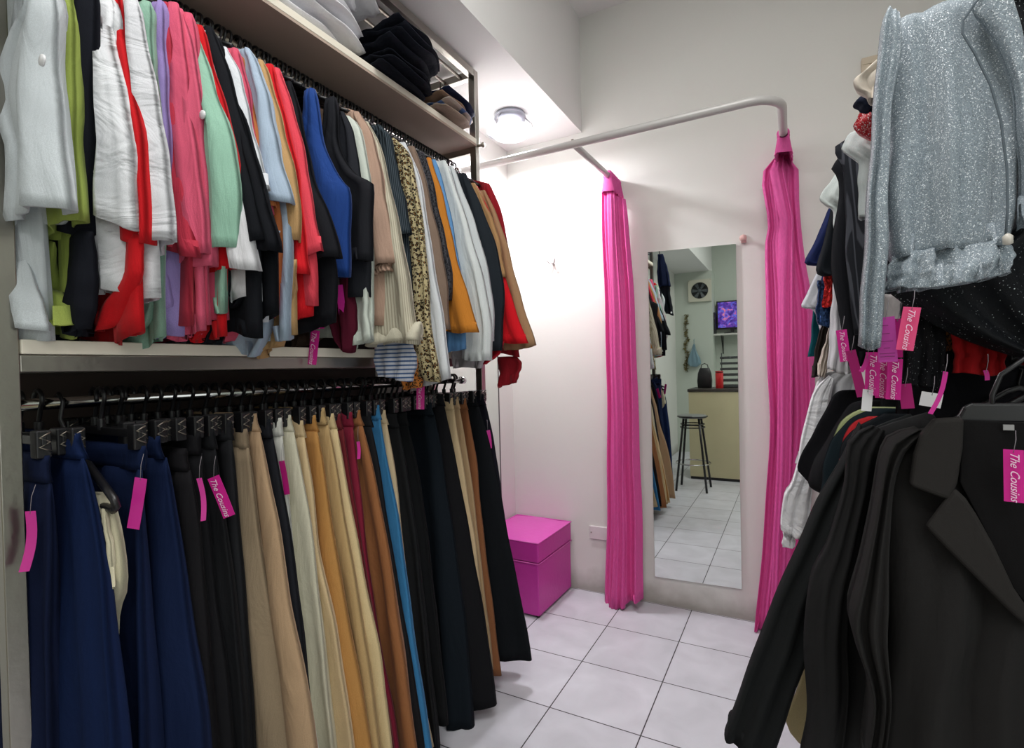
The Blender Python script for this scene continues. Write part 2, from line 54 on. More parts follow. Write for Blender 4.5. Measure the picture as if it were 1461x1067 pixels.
LOWER=[
{'col': (22, 31, 60), 'lab': 'dark navy trousers nearest the left post on the lower rail', 'pat': 'plain', 'k': 3, 'd': 0.06, 'Y': 0.409, 'P': ((-1.12, 1.099), (-1.109, 1.04), (-1.115, 0.92), (-1.125, 0.796), (-1.125, 0.581), (-1.02, 0.09))},
{'col': (20, 36, 74), 'lab': 'royal navy wide trousers, second on the lower rail', 'pat': 'plain', 'k': 3, 'd': 0.07, 'Y': 0.452, 'P': ((-1.12, 1.132), (-1.093, 1.081), (-1.058, 0.987), (-1.035, 0.881), (-1.025, 0.739), (-1.013, 0.603), (-0.986, 0.09))},
{'col': (20, 33, 66), 'lab': 'navy trousers behind the folded cream trousers', 'pat': 'plain', 'k': 4, 'd': 0.05, 'Y': 0.53, 'P': ((-1.063, 1.101), (-1.068, 0.978), (-1.059, 0.809), (-1.052, 0.679), (-1.051, 0.539), (-1.02, 0.09))},
{'col': (22, 35, 68), 'lab': 'navy trousers with side pocket before the black ones', 'pat': 'plain', 'k': 4, 'd': 0.05, 'Y': 0.587, 'P': ((-1.12, 1.11), (-1.101, 1.051), (-1.077, 0.921), (-1.052, 0.732), (-1.029, 0.601), (-1.022, 0.511), (-1.002, 0.09))},
{'col': (30, 29, 32), 'lab': 'black trousers first after the navy pairs', 'pat': 'plain', 'k': 3, 'Y': 0.637, 'P': ((-1.12, 1.077), (-1.099, 1.006), (-1.078, 0.906), (-1.066, 0.706), (-1.055, 0.468), (-1.02, 0.09))},
{'col': (27, 27, 30), 'lab': 'black trousers with pink edge tag, second after navy', 'pat': 'plain', 'k': 3, 'Y': 0.667, 'P': ((-1.122, 1.106), (-1.11, 0.954), (-1.09, 0.762), (-1.06, 0.546), (-1.056, 0.448), (-1.02, 0.09))},
{'col': (32, 33, 36), 'lab': 'black trousers third after navy, behind the lettered tag', 'pat': 'plain', 'k': 2, 'Y': 0.697, 'P': ((-1.121, 1.112), (-1.096, 0.948), (-1.072, 0.753), (-1.049, 0.531), (-1.045, 0.432), (-1.02, 0.09))},
{'col': (34, 35, 38), 'lab': 'charcoal trousers just before the beige pair', 'pat': 'plain', 'k': 2, 'Y': 0.738, 'P': ((-1.12, 1.126), (-1.1, 0.969), (-1.083, 0.767), (-1.067, 0.581), (-1.051, 0.403), (-1.02, 0.09))},
{'col': (150, 132, 108), 'lab': 'grey beige trousers behind the tan pair with long crease', 'pat': 'plain', 'k': 3, 'd': 0.045, 'Y': 0.775, 'P': ((-1.12, 1.103), (-1.101, 0.961), (-1.066, 0.724), (-1.037, 0.57), (-0.998, 0.396), (-0.957, 0.09))},
{'col': (184, 154, 122), 'lab': 'tan trousers with stitched crease, first tan pair at the front', 'pat': 'plain', 'k': 2, 'd': 0.05, 'Y': 0.805, 'P': ((-1.125, 1.136), (-1.084, 0.989), (-1.052, 0.885), (-1.021, 0.72), (-0.972, 0.554), (-0.941, 0.395), (-0.905, 0.09))},
{'col': (34, 36, 42), 'lab': 'black trousers between tan and white', 'pat': 'plain', 'k': 2, 'Y': 0.837, 'P': ((-1.12, 1.12), (-1.089, 0.965), (-1.056, 0.801), (-1.03, 0.623), (-1.006, 0.353), (-0.992, 0.09))},
{'col': (222, 222, 214), 'lab': 'white trousers with curled dark tag on the lower rail', 'pat': 'plain', 'k': 2, 'Y': 0.87, 'P': ((-1.12, 1.12), (-1.104, 0.957), (-1.087, 0.768), (-1.05, 0.535), (-1.005, 0.331), (-0.973, 0.09))},
{'col': (212, 208, 186), 'lab': 'ivory trousers right after the white pair', 'pat': 'plain', 'k': 3, 'Y': 0.9, 'P': ((-1.125, 1.124), (-1.095, 1.005), (-1.06, 0.832), (-1.039, 0.679), (-1.009, 0.46), (-0.993, 0.315), (-0.978, 0.09))},
{'col': (214, 190, 150), 'lab': 'cream trousers after the ivory pair', 'pat': 'plain', 'k': 2, 'Y': 0.933, 'P': ((-1.12, 1.107), (-1.085, 0.946), (-1.063, 0.751), (-1.019, 0.617), (-0.983, 0.432), (-0.955, 0.306), (-0.926, 0.09))},
{'col': (186, 136, 76), 'lab': 'camel brown trousers with pocket seam', 'pat': 'plain', 'k': 2, 'Y': 0.974, 'P': ((-1.12, 1.117), (-1.095, 1.011), (-1.072, 0.883), (-1.035, 0.668), (-0.981, 0.427), (-0.948, 0.281), (-0.922, 0.09))},
{'col': (190, 160, 112), 'lab': 'sand trousers between camel and light beige', 'pat': 'plain', 'k': 3, 'Y': 1.005, 'P': ((-1.12, 1.134), (-1.086, 0.987), (-1.05, 0.803), (-1.008, 0.588), (-0.969, 0.376), (-0.947, 0.261), (-0.927, 0.09))},
{'col': (218, 196, 150), 'lab': 'light beige trousers before the burgundy pair', 'pat': 'plain', 'k': 2, 'Y': 1.036, 'P': ((-1.12, 1.116), (-1.089, 0.963), (-1.053, 0.813), (-1.023, 0.666), (-0.977, 0.487), (-0.94, 0.243), (-0.926, 0.09))},
{'col': (112, 34, 42), 'lab': 'dark burgundy trousers sliver beside light beige', 'pat': 'plain', 'k': 2, 'Y': 1.066, 'P': ((-1.125, 1.113), (-1.1, 0.996), (-1.067, 0.803), (-1.025, 0.558), (-0.955, 0.218), (-0.939, 0.09))},
{'col': (128, 26, 52), 'lab': 'wine red trousers on the lower rail', 'pat': 'plain', 'k': 2, 'Y': 1.104, 'P': ((-1.12, 1.114), (-1.094, 0.93), (-1.067, 0.733), (-1.029, 0.501), (-0.966, 0.19), (-0.954, 0.09))},
{'col': (150, 98, 60), 'lab': 'brown trousers after the wine red pair', 'pat': 'plain', 'k': 3, 'd': 0.05, 'Y': 1.137, 'P': ((-1.12, 1.117), (-1.079, 0.986), (-1.035, 0.807), (-0.993, 0.593), (-0.957, 0.403), (-0.923, 0.182), (-0.915, 0.09))},
{'col': (32, 32, 35), 'lab': 'black trousers between brown and bright blue', 'pat': 'plain', 'k': 2, 'Y': 1.177, 'P': ((-1.12, 1.107), (-1.087, 0.958), (-1.055, 0.794), (-1.012, 0.574), (-0.949, 0.182), (-0.94, 0.09))},
{'col': (58, 126, 176), 'lab': 'bright blue trousers, the only bright blue pair', 'pat': 'plain', 'k': 3, 'd': 0.04, 'Y': 1.217, 'P': ((-1.12, 1.126), (-1.089, 0.972), (-1.049, 0.784), (-1.017, 0.557), (-0.98, 0.335), (-0.946, 0.122), (-0.943, 0.09))},
{'col': (206, 184, 148), 'lab': 'thin cream trousers sliver right of bright blue', 'pat': 'plain', 'k': 2, 'd': 0.03, 'Y': 1.247, 'P': ((-1.122, 1.108), (-1.091, 0.967), (-1.065, 0.753), (-1.033, 0.499), (-0.997, 0.272), (-0.961, 0.098))},
{'col': (30, 31, 33), 'lab': 'black trousers first of the dark group after bright blue', 'pat': 'plain', 'k': 3, 'Y': 1.297, 'P': ((-1.12, 1.093), (-1.081, 0.893), (-1.045, 0.631), (-1.018, 0.371), (-0.986, 0.058))},
{'col': (24, 25, 27), 'lab': 'black trousers second of the dark group after bright blue', 'pat': 'plain', 'k': 3, 'Y': 1.345, 'P': ((-1.12, 1.093), (-1.07, 0.862), (-1.039, 0.616), (-1.004, 0.329), (-0.984, 0.087))},
{'col': (20, 27, 34), 'lab': 'blue black wide trousers in the dark group', 'pat': 'plain', 'k': 4, 'd': 0.055, 'Y': 1.482, 'P': ((-1.12, 1.116), (-1.089, 0.955), (-1.055, 0.713), (-1.026, 0.45), (-1.001, 0.214), (-0.985, 0.016))},
{'col': (22, 22, 25), 'lab': 'black wide trousers whose hem shows above the floor tiles', 'pat': 'plain', 'k': 3, 'd': 0.06, 'Y': 1.55, 'P': ((-1.12, 1.142), (-1.073, 0.895), (-1.022, 0.599), (-0.972, 0.31), (-0.941, 0.031))},
{'col': (202, 178, 140), 'lab': 'beige trousers in the far dark group', 'pat': 'plain', 'k': 3, 'd': 0.04, 'Y': 1.611, 'P': ((-1.12, 1.123), (-1.077, 0.884), (-1.039, 0.629), (-1.009, 0.351), (-0.981, 0.07))},
{'col': (176, 150, 116), 'lab': 'second beige trousers just before the brown pair', 'pat': 'plain', 'k': 2, 'd': 0.03, 'Y': 1.648, 'P': ((-1.12, 1.126), (-1.077, 0.878), (-1.042, 0.618), (-1.013, 0.334), (-0.993, 0.104))},
{'col': (134, 86, 54), 'lab': 'chestnut brown trousers near the far end', 'pat': 'plain', 'k': 2, 'd': 0.035, 'Y': 1.701, 'P': ((-1.12, 1.117), (-1.073, 0.869), (-1.047, 0.575), (-1.023, 0.337), (-0.994, 0.081))},
{'col': (20, 23, 27), 'lab': 'black flared trousers last but one, hem above the tiles', 'pat': 'plain', 'k': 2, 'd': 0.05, 'Y': 1.778, 'P': ((-1.12, 1.121), (-1.061, 0.913), (-1.024, 0.749), (-0.975, 0.479), (-0.912, 0.146), (-0.906, 0.09))},
{'col': (26, 26, 36), 'lab': 'black trousers at the far end of the lower rail', 'pat': 'plain', 'k': 2, 'd': 0.035, 'Y': 1.832, 'P': ((-1.12, 1.126), (-1.078, 0.961), (-1.052, 0.734), (-1.033, 0.509), (-0.991, 0.177), (-0.984, 0.09))},
]
RIGHT=[
('jacket', 'jacket', (144, 156, 165), 'silver grey glitter jacket with ruffled hem, large at the upper right', 1.05, [('body', [(0.142, 1.767), (0.136, 1.723), (0.134, 1.655), (0.138, 1.575), (0.133, 1.472), (0.135, 1.403), (0.141, 1.387)], [(0.271, 1.781), (0.288, 1.709), (0.297, 1.633), (0.297, 1.56), (0.294, 1.488), (0.29, 1.426), (0.283, 1.393)], {'d': 0.085, 'k': 2.2, 'amp': 0.012, 'pat': 'glitter'}), ('ruffle', [(0.142, 1.396), (0.135, 1.369), (0.127, 1.337)], [(0.284, 1.4), (0.287, 1.373), (0.281, 1.345)], {'d': 0.085, 'k': 6, 'amp': 0.016, 'pat': 'glitter', 'dy': -0.012}), ('sleeve', [(0.141, 1.77), (0.129, 1.737), (0.118, 1.648), (0.11, 1.534), (0.103, 1.396), (0.095, 1.314), (0.09, 1.251)], [(0.152, 1.754), (0.153, 1.707), (0.144, 1.63), (0.137, 1.529), (0.131, 1.392), (0.128, 1.323), (0.124, 1.243)], {'d': 0.055, 'k': 1.5, 'amp': 0.006, 'pat': 'glitter', 'dy': -0.05}), ('lapel', [(0.263, 1.778), (0.25, 1.764), (0.238, 1.731), (0.254, 1.692), (0.273, 1.64), (0.283, 1.584), (0.288, 1.51), (0.288, 1.447), (0.285, 1.416)], [(0.274, 1.774), (0.28, 1.738), (0.289, 1.687), (0.297, 1.633), (0.301, 1.57), (0.298, 1.497), (0.292, 1.425), (0.288, 1.405)], {'d': 0.03, 'k': 1, 'amp': 0.004, 'pat': 'glitter', 'dy': -0.055})]),
('dress', 'dress', (26, 28, 32), 'black sheer sparkling dress swooping behind the silver jacket', 1.16, [('body', [(0.3, 1.846), (0.31, 1.75), (0.318, 1.644), (0.321, 1.527), (0.302, 1.426), (0.218, 1.382), (0.152, 1.364), (0.187, 1.317), (0.245, 1.27), (0.309, 1.237), (0.348, 1.222)], [(0.391, 1.813), (0.422, 1.715), (0.421, 1.617), (0.42, 1.508), (0.419, 1.409), (0.418, 1.36), (0.418, 1.338), (0.414, 1.3), (0.405, 1.262), (0.393, 1.234), (0.385, 1.221)], {'d': 0.05, 'k': 3, 'amp': 0.014, 'pat': 'glitter_dark'})]),
('blouse', 'top', (216, 206, 192), 'cream blouse with pointed sleeve, topmost beside the picture frame', 1.14, [('body', [(0.14, 1.763), (0.121, 1.744), (0.105, 1.726), (0.109, 1.709), (0.12, 1.696), (0.126, 1.685)], [(0.24, 1.763), (0.221, 1.744), (0.205, 1.726), (0.209, 1.709), (0.22, 1.696), (0.226, 1.685)], {'d': 0.04, 'k': 3, 'amp': 0.008, 'w': 0.1})]),
('blouse', 'top', (30, 36, 54), 'dark navy blouse tip under the cream sleeve', 1.2, [('body', [(0.135, 1.728), (0.123, 1.725), (0.11, 1.715), (0.119, 1.702), (0.13, 1.694)], [(0.235, 1.728), (0.223, 1.725), (0.21, 1.715), (0.219, 1.702), (0.23, 1.694)], {'d': 0.04, 'k': 3, 'amp': 0.008, 'w': 0.1})]),
('crop_top', 'top', (190, 18, 34), 'red glitter crop top with flared sleeve behind the silver jacket', 1.25, [('body', [(0.145, 1.763), (0.136, 1.751), (0.129, 1.731), (0.122, 1.708), (0.113, 1.694), (0.13, 1.673), (0.146, 1.664)], [(0.245, 1.763), (0.236, 1.751), (0.229, 1.731), (0.222, 1.708), (0.213, 1.694), (0.23, 1.673), (0.246, 1.664)], {'d': 0.04, 'k': 3, 'amp': 0.008, 'w': 0.1, 'pat': 'glitter'})]),
('blouse', 'top', (206, 214, 214), 'shiny white satin blouse under the red glitter top', 1.32, [('body', [(0.13, 1.708), (0.113, 1.704), (0.101, 1.686), (0.096, 1.672), (0.117, 1.65), (0.127, 1.63), (0.125, 1.542), (0.123, 1.522)], [(0.25, 1.708), (0.233, 1.704), (0.221, 1.686), (0.216, 1.672), (0.237, 1.65), (0.247, 1.63), (0.245, 1.542), (0.243, 1.522)], {'d': 0.04, 'k': 3, 'amp': 0.008, 'w': 0.12})]),
('dress', 'dress', (40, 42, 48), 'charcoal ribbed dress with folded collar, left of the white satin blouse', 1.42, [('body', [(0.135, 1.746), (0.113, 1.729), (0.091, 1.715), (0.096, 1.691), (0.109, 1.65), (0.111, 1.57), (0.109, 1.474), (0.111, 1.41), (0.118, 1.345), (0.125, 1.281)], [(0.295, 1.746), (0.273, 1.729), (0.251, 1.715), (0.256, 1.691), (0.269, 1.65), (0.271, 1.57), (0.269, 1.474), (0.271, 1.41), (0.278, 1.345), (0.285, 1.281)], {'d': 0.04, 'k': 3, 'amp': 0.008, 'w': 0.16, 'pat': 'rib'})]),
('dress', 'dress', (30, 31, 36), 'black dress with pointed shoulder behind the charcoal ribbed one', 1.5, [('body', [(0.108, 1.723), (0.096, 1.708), (0.088, 1.696), (0.101, 1.666), (0.103, 1.609), (0.09, 1.526), (0.089, 1.423), (0.104, 1.303), (0.117, 1.217)], [(0.268, 1.723), (0.256, 1.708), (0.248, 1.696), (0.261, 1.666), (0.263, 1.609), (0.25, 1.526), (0.249, 1.423), (0.264, 1.303), (0.277, 1.217)], {'d': 0.04, 'k': 3, 'amp': 0.008, 'w': 0.16})]),
('blouse', 'top', (214, 222, 220), 'pale mint white blouse with slanting sleeve near the right curtain', 1.6, [('body', [(0.114, 1.723), (0.095, 1.694), (0.066, 1.656), (0.079, 1.636), (0.097, 1.618), (0.1, 1.563)], [(0.234, 1.723), (0.215, 1.694), (0.186, 1.656), (0.199, 1.636), (0.217, 1.618), (0.22, 1.563)], {'d': 0.04, 'k': 3, 'amp': 0.008, 'w': 0.12})]),
('t_shirt', 'top', (30, 40, 84), 'navy blue short sleeved top in front of the right curtain', 1.74, [('body', [(0.113, 1.671), (0.092, 1.654), (0.064, 1.579), (0.036, 1.514), (0.069, 1.5), (0.079, 1.487), (0.068, 1.438), (0.064, 1.378)], [(0.243, 1.671), (0.222, 1.654), (0.194, 1.579), (0.166, 1.514), (0.199, 1.5), (0.209, 1.487), (0.198, 1.438), (0.194, 1.378)], {'d': 0.04, 'k': 3, 'amp': 0.008, 'w': 0.13})]),
('t_shirt', 'top', (26, 30, 36), 'black short sleeved top beside the navy one', 1.66, [('body', [(0.121, 1.7), (0.098, 1.648), (0.084, 1.578), (0.062, 1.471), (0.101, 1.455), (0.124, 1.449), (0.126, 1.404)], [(0.261, 1.7), (0.238, 1.648), (0.224, 1.578), (0.202, 1.471), (0.241, 1.455), (0.264, 1.449), (0.266, 1.404)], {'d': 0.04, 'k': 3, 'amp': 0.008, 'w': 0.14})]),
('blouse', 'top', (216, 218, 226), 'white bell sleeved blouse below the navy top', 1.85, [('body', [(0.099, 1.533), (0.07, 1.503), (0.05, 1.453), (0.025, 1.4), (0.049, 1.389), (0.064, 1.367), (0.074, 1.323)], [(0.239, 1.533), (0.21, 1.503), (0.19, 1.453), (0.165, 1.4), (0.189, 1.389), (0.204, 1.367), (0.214, 1.323)], {'d': 0.04, 'k': 3, 'amp': 0.008, 'w': 0.14})]),
('crop_top', 'top', (196, 26, 24), 'red sequin crop top with square bands on the right rack', 1.68, [('body', [(0.08, 1.487), (0.078, 1.459), (0.077, 1.42), (0.073, 1.378)], [(0.126, 1.482), (0.122, 1.454), (0.121, 1.416), (0.118, 1.374)], {'d': 0.04, 'k': 3, 'amp': 0.008, 'w': 0.1, 'pat': 'sequin'})]),
('crop_top', 'top', (24, 58, 104), 'blue sequin top right under the red sequin bands', 1.7, [('body', [(0.064, 1.453), (0.061, 1.394), (0.059, 1.359), (0.061, 1.328)], [(0.133, 1.446), (0.132, 1.389), (0.132, 1.354), (0.128, 1.316)], {'d': 0.04, 'k': 3, 'amp': 0.008, 'w': 0.1, 'pat': 'sequin'})]),
('blouse', 'top', (18, 84, 96), 'teal blouse hem poking out beside the right curtain', 1.92, [('body', [(0.084, 1.525), (0.063, 1.416), (0.052, 1.317), (0.041, 1.239)], [(0.204, 1.525), (0.183, 1.416), (0.172, 1.317), (0.161, 1.239)], {'d': 0.04, 'k': 3, 'amp': 0.008, 'w': 0.12})]),
('blouse', 'top', (44, 38, 36), 'dark brown blouse hem just right of the teal one', 1.8, [('body', [(0.091, 1.381), (0.072, 1.321), (0.058, 1.259), (0.046, 1.182)], [(0.108, 1.38), (0.102, 1.298), (0.092, 1.257), (0.084, 1.179)], {'d': 0.04, 'k': 3, 'amp': 0.008, 'w': 0.1})]),
('blouse', 'top', (205, 192, 180), 'black and tan blouse hem between the dark brown and white tops', 1.76, [('body', [(0.095, 1.337), (0.08, 1.277), (0.064, 1.217), (0.06, 1.191)], [(0.106, 1.357), (0.101, 1.277), (0.094, 1.237), (0.082, 1.176)], {'d': 0.04, 'k': 3, 'amp': 0.008, 'w': 0.1})]),
('shirt', 'top', (220, 218, 224), 'white shirt with rolled hem, left of the pink tags', 1.58, [('body', [(0.093, 1.434), (0.085, 1.308), (0.08, 1.254), (0.077, 1.203)], [(0.136, 1.429), (0.134, 1.305), (0.133, 1.252), (0.129, 1.195)], {'d': 0.04, 'k': 3, 'amp': 0.008, 'w': 0.1})]),
('t_shirt', 'top', (196, 190, 190), 'pale grey top whose hem shows behind the dangling tags', 1.3, [('body', [(0.152, 1.361), (0.152, 1.318), (0.151, 1.289), (0.151, 1.258)], [(0.259, 1.351), (0.259, 1.31), (0.259, 1.283), (0.258, 1.247)], {'d': 0.04, 'k': 3, 'amp': 0.008, 'w': 0.1})]),
('crop_top', 'top', (28, 28, 32), 'black sequin top hem right of the dangling tags', 1.22, [('body', [(0.18, 1.336), (0.179, 1.283), (0.179, 1.217), (0.181, 1.184)], [(0.246, 1.331), (0.246, 1.279), (0.245, 1.215), (0.236, 1.164)], {'d': 0.04, 'k': 3, 'amp': 0.008, 'w': 0.1, 'pat': 'glitter_dark'})]),
('blouse', 'top', (150, 100, 40), 'leopard print top hem under the sparkling black dress', 1.26, [('body', [(0.233, 1.322), (0.235, 1.282), (0.241, 1.255), (0.247, 1.238)], [(0.297, 1.318), (0.297, 1.279), (0.294, 1.253), (0.278, 1.24)], {'d': 0.04, 'k': 3, 'amp': 0.008, 'w': 0.1, 'pat': 'leopard'})]),
('skirt', 'skirt', (176, 22, 28), 'red pleated top hem at the far right above the black coats', 1.21, [('body', [(0.251, 1.291), (0.253, 1.266), (0.253, 1.228), (0.253, 1.197)], [(0.332, 1.286), (0.33, 1.262), (0.327, 1.232), (0.323, 1.201)], {'d': 0.04, 'k': 3, 'amp': 0.008, 'w': 0.1})]),
('dress', 'dress', (24, 24, 28), 'long black dress hanging behind the red pleated hem, first of three', 1.3, [('body', [(0.28, 1.78), (0.2, 1.72), (0.21000000000000002, 1.4), (0.2, 1.09)], [(0.44, 1.78), (0.54, 1.72), (0.54, 1.4), (0.55, 1.09)], {'d': 0.04, 'k': 2, 'amp': 0.008})]),
('dress', 'dress', (24, 24, 28), 'long black dress, middle of three behind the red pleated hem', 1.36, [('body', [(0.27, 1.78), (0.19, 1.72), (0.2, 1.4), (0.19, 1.09)], [(0.44, 1.78), (0.54, 1.72), (0.54, 1.4), (0.55, 1.09)], {'d': 0.04, 'k': 2, 'amp': 0.008})]),
('dress', 'dress', (24, 24, 28), 'long black dress, last of three behind the red pleated hem', 1.45, [('body', [(0.25, 1.78), (0.17, 1.72), (0.18000000000000002, 1.4), (0.17, 1.09)], [(0.44, 1.78), (0.54, 1.72), (0.54, 1.4), (0.55, 1.09)], {'d': 0.04, 'k': 2, 'amp': 0.008})]),
('coat', 'coat', (40, 39, 39), 'black wool coat with wide collar, frontmost on the lower right', 1.08, [('body', [(0.141, 1.1), (0.13, 1.064), (0.125, 1.003), (0.128, 0.932), (0.131, 0.812), (0.127, 0.69), (0.115, 0.557)], [(0.327, 1.141), (0.357, 1.077), (0.372, 1.025), (0.371, 0.962), (0.355, 0.855), (0.338, 0.744), (0.337, 0.629)], {'d': 0.11, 'k': 2, 'amp': 0.012}), ('sleeve', [(0.171, 1.118), (0.135, 1.1), (0.122, 1.063), (0.112, 1.002), (0.098, 0.903), (0.076, 0.814), (0.082, 0.765), (0.099, 0.683), (0.089, 0.548)], [(0.181, 1.107), (0.157, 1.077), (0.139, 1.005), (0.132, 0.908), (0.127, 0.823), (0.126, 0.775), (0.129, 0.691), (0.12, 0.558)], {'d': 0.11, 'k': 1.3, 'amp': 0.01, 'dy': -0.03})]),
('coat', 'coat', (37, 37, 38), 'black wool coat with bent sleeve, second behind the front coat', 1.17, [('body', [(0.092, 1.084), (0.084, 1.007), (0.075, 0.899), (0.073, 0.764), (0.065, 0.627), (0.022, 0.467)], [(0.216, 1.134), (0.272, 1.021), (0.28, 0.925), (0.279, 0.803), (0.278, 0.681), (0.276, 0.55)], {'d': 0.06, 'k': 2, 'amp': 0.012}), ('sleeve', [(0.123, 1.109), (0.085, 1.079), (0.077, 0.993), (0.054, 0.893), (0.025, 0.829), (0.014, 0.753), (0.007, 0.654), (0.011, 0.543), (-0.003, 0.459), (-0.003, 0.4)], [(0.146, 1.099), (0.133, 1.05), (0.115, 0.956), (0.1, 0.875), (0.085, 0.793), (0.081, 0.712), (0.082, 0.618), (0.076, 0.535), (0.069, 0.483), (0.069, 0.4)], {'d': 0.08, 'k': 1.5, 'amp': 0.01, 'dy': -0.025})]),
('coat', 'coat', (32, 34, 35), 'black coat whose long sleeve reaches over the floor tiles', 1.27, [('body', [(0.104, 1.072), (0.095, 0.959), (0.087, 0.813), (0.076, 0.518), (0.075, 0.419), (0.075, 0.4)], [(0.202, 1.12), (0.285, 0.976), (0.283, 0.843), (0.28, 0.575), (0.279, 0.485), (0.279, 0.4)], {'d': 0.05, 'k': 2, 'amp': 0.01}), ('sleeve', [(0.116, 1.104), (0.097, 1.063), (0.078, 1.02), (0.032, 0.927), (-0.012, 0.813), (-0.055, 0.694), (-0.102, 0.547), (-0.151, 0.404)], [(0.127, 1.083), (0.123, 1.019), (0.101, 0.931), (0.071, 0.811), (0.044, 0.717), (0.017, 0.607), (-0.014, 0.508), (-0.046, 0.387)], {'d': 0.09, 'k': 1.5, 'amp': 0.006, 'dy': -0.02, 'slantz': 0.0, 'hem': 1})]),
('coat', 'coat', (150, 136, 100), 'khaki coat panel glimpsed between the two long black sleeves', 1.4, [('body', [(0.14, 1.029), (0.09, 0.866), (0.046, 0.665), (-0.0, 0.472), (-0.029, 0.371), (-0.003, 0.327)], [(0.222, 1.033), (0.207, 0.88), (0.192, 0.693), (0.177, 0.518), (0.166, 0.429), (0.136, 0.317)], {'d': 0.045, 'k': 2, 'amp': 0.008})]),
('jacket', 'jacket', (24, 28, 32), 'black jacket with a red shoulder behind it, third from the front', 1.33, [('body', [(0.164, 1.114), (0.13, 1.093), (0.096, 1.058), (0.083, 1.006), (0.073, 0.914)], [(0.384, 1.114), (0.35, 1.093), (0.316, 1.058), (0.303, 1.006), (0.293, 0.914)], {'d': 0.035, 'k': 2, 'amp': 0.006, 'w': 0.22})]),
('jacket', 'jacket', (176, 26, 34), 'red jacket whose shoulder shows as a small patch', 1.36, [('body', [(0.143, 1.105), (0.12, 1.095), (0.101, 1.076), (0.09, 1.032), (0.084, 0.938)], [(0.363, 1.105), (0.34, 1.095), (0.321, 1.076), (0.31, 1.032), (0.304, 0.938)], {'d': 0.035, 'k': 2, 'amp': 0.006, 'w': 0.22})]),
('jacket', 'jacket', (24, 36, 42), 'dark teal jacket edged in pale green at the shoulder', 1.41, [('body', [(0.155, 1.119), (0.114, 1.097), (0.083, 1.057), (0.06, 0.999), (0.05, 0.925)], [(0.375, 1.119), (0.334, 1.097), (0.303, 1.057), (0.28, 0.999), (0.27, 0.925)], {'d': 0.035, 'k': 2, 'amp': 0.006, 'w': 0.22})]),
('jacket', 'jacket', (170, 180, 130), 'pale green jacket seen only as a thin shoulder edge', 1.44, [('body', [(0.152, 1.12), (0.113, 1.103), (0.087, 1.07), (0.076, 1.02), (0.069, 0.936)], [(0.372, 1.12), (0.333, 1.103), (0.307, 1.07), (0.296, 1.02), (0.289, 0.936)], {'d': 0.035, 'k': 2, 'amp': 0.006, 'w': 0.22})]),
('jacket', 'jacket', (28, 28, 31), 'black short sleeved jacket near the hanging tags', 1.52, [('body', [(0.16, 1.131), (0.117, 1.114), (0.072, 1.034), (0.034, 0.949), (0.03, 0.909), (0.048, 0.893)], [(0.38, 1.131), (0.337, 1.114), (0.292, 1.034), (0.254, 0.949), (0.25, 0.909), (0.268, 0.893)], {'d': 0.035, 'k': 2, 'amp': 0.006, 'w': 0.22})]),
('jacket', 'jacket', (22, 22, 26), 'black jacket with pointed sleeve next to the white blouse', 1.6, [('body', [(0.132, 1.151), (0.093, 1.14), (0.052, 1.051), (0.004, 0.951), (0.019, 0.918), (0.035, 0.901)], [(0.352, 1.151), (0.313, 1.14), (0.272, 1.051), (0.224, 0.951), (0.239, 0.918), (0.255, 0.901)], {'d': 0.035, 'k': 2, 'amp': 0.006, 'w': 0.22})]),
('blouse', 'blouse', (244, 244, 250), 'white blouse with long puffed sleeve beside the right curtain', 1.78, [('body', [(0.122, 1.199), (0.065, 1.176), (0.031, 1.051), (-0.0, 0.924)], [(0.172, 1.198), (0.164, 1.174), (0.145, 1.054), (0.135, 0.932)], {'d': 0.05, 'k': 3, 'amp': 0.01}), ('sleeve', [(0.087, 1.186), (0.05, 1.135), (0.019, 1.009), (-0.009, 0.881), (-0.032, 0.837), (-0.039, 0.74), (-0.028, 0.726)], [(0.104, 1.175), (0.094, 1.114), (0.077, 1.011), (0.05, 0.885), (0.038, 0.801), (0.029, 0.733), (0.007, 0.709)], {'d': 0.07, 'k': 3, 'amp': 0.008, 'dy': -0.03, 'wr': 1}), ('cuff', [(-0.034, 0.73), (-0.038, 0.675)], [(-0.0, 0.723), (-0.005, 0.686)], {'d': 0.04, 'k': 4, 'amp': 0.003, 'dy': -0.03})]),
]
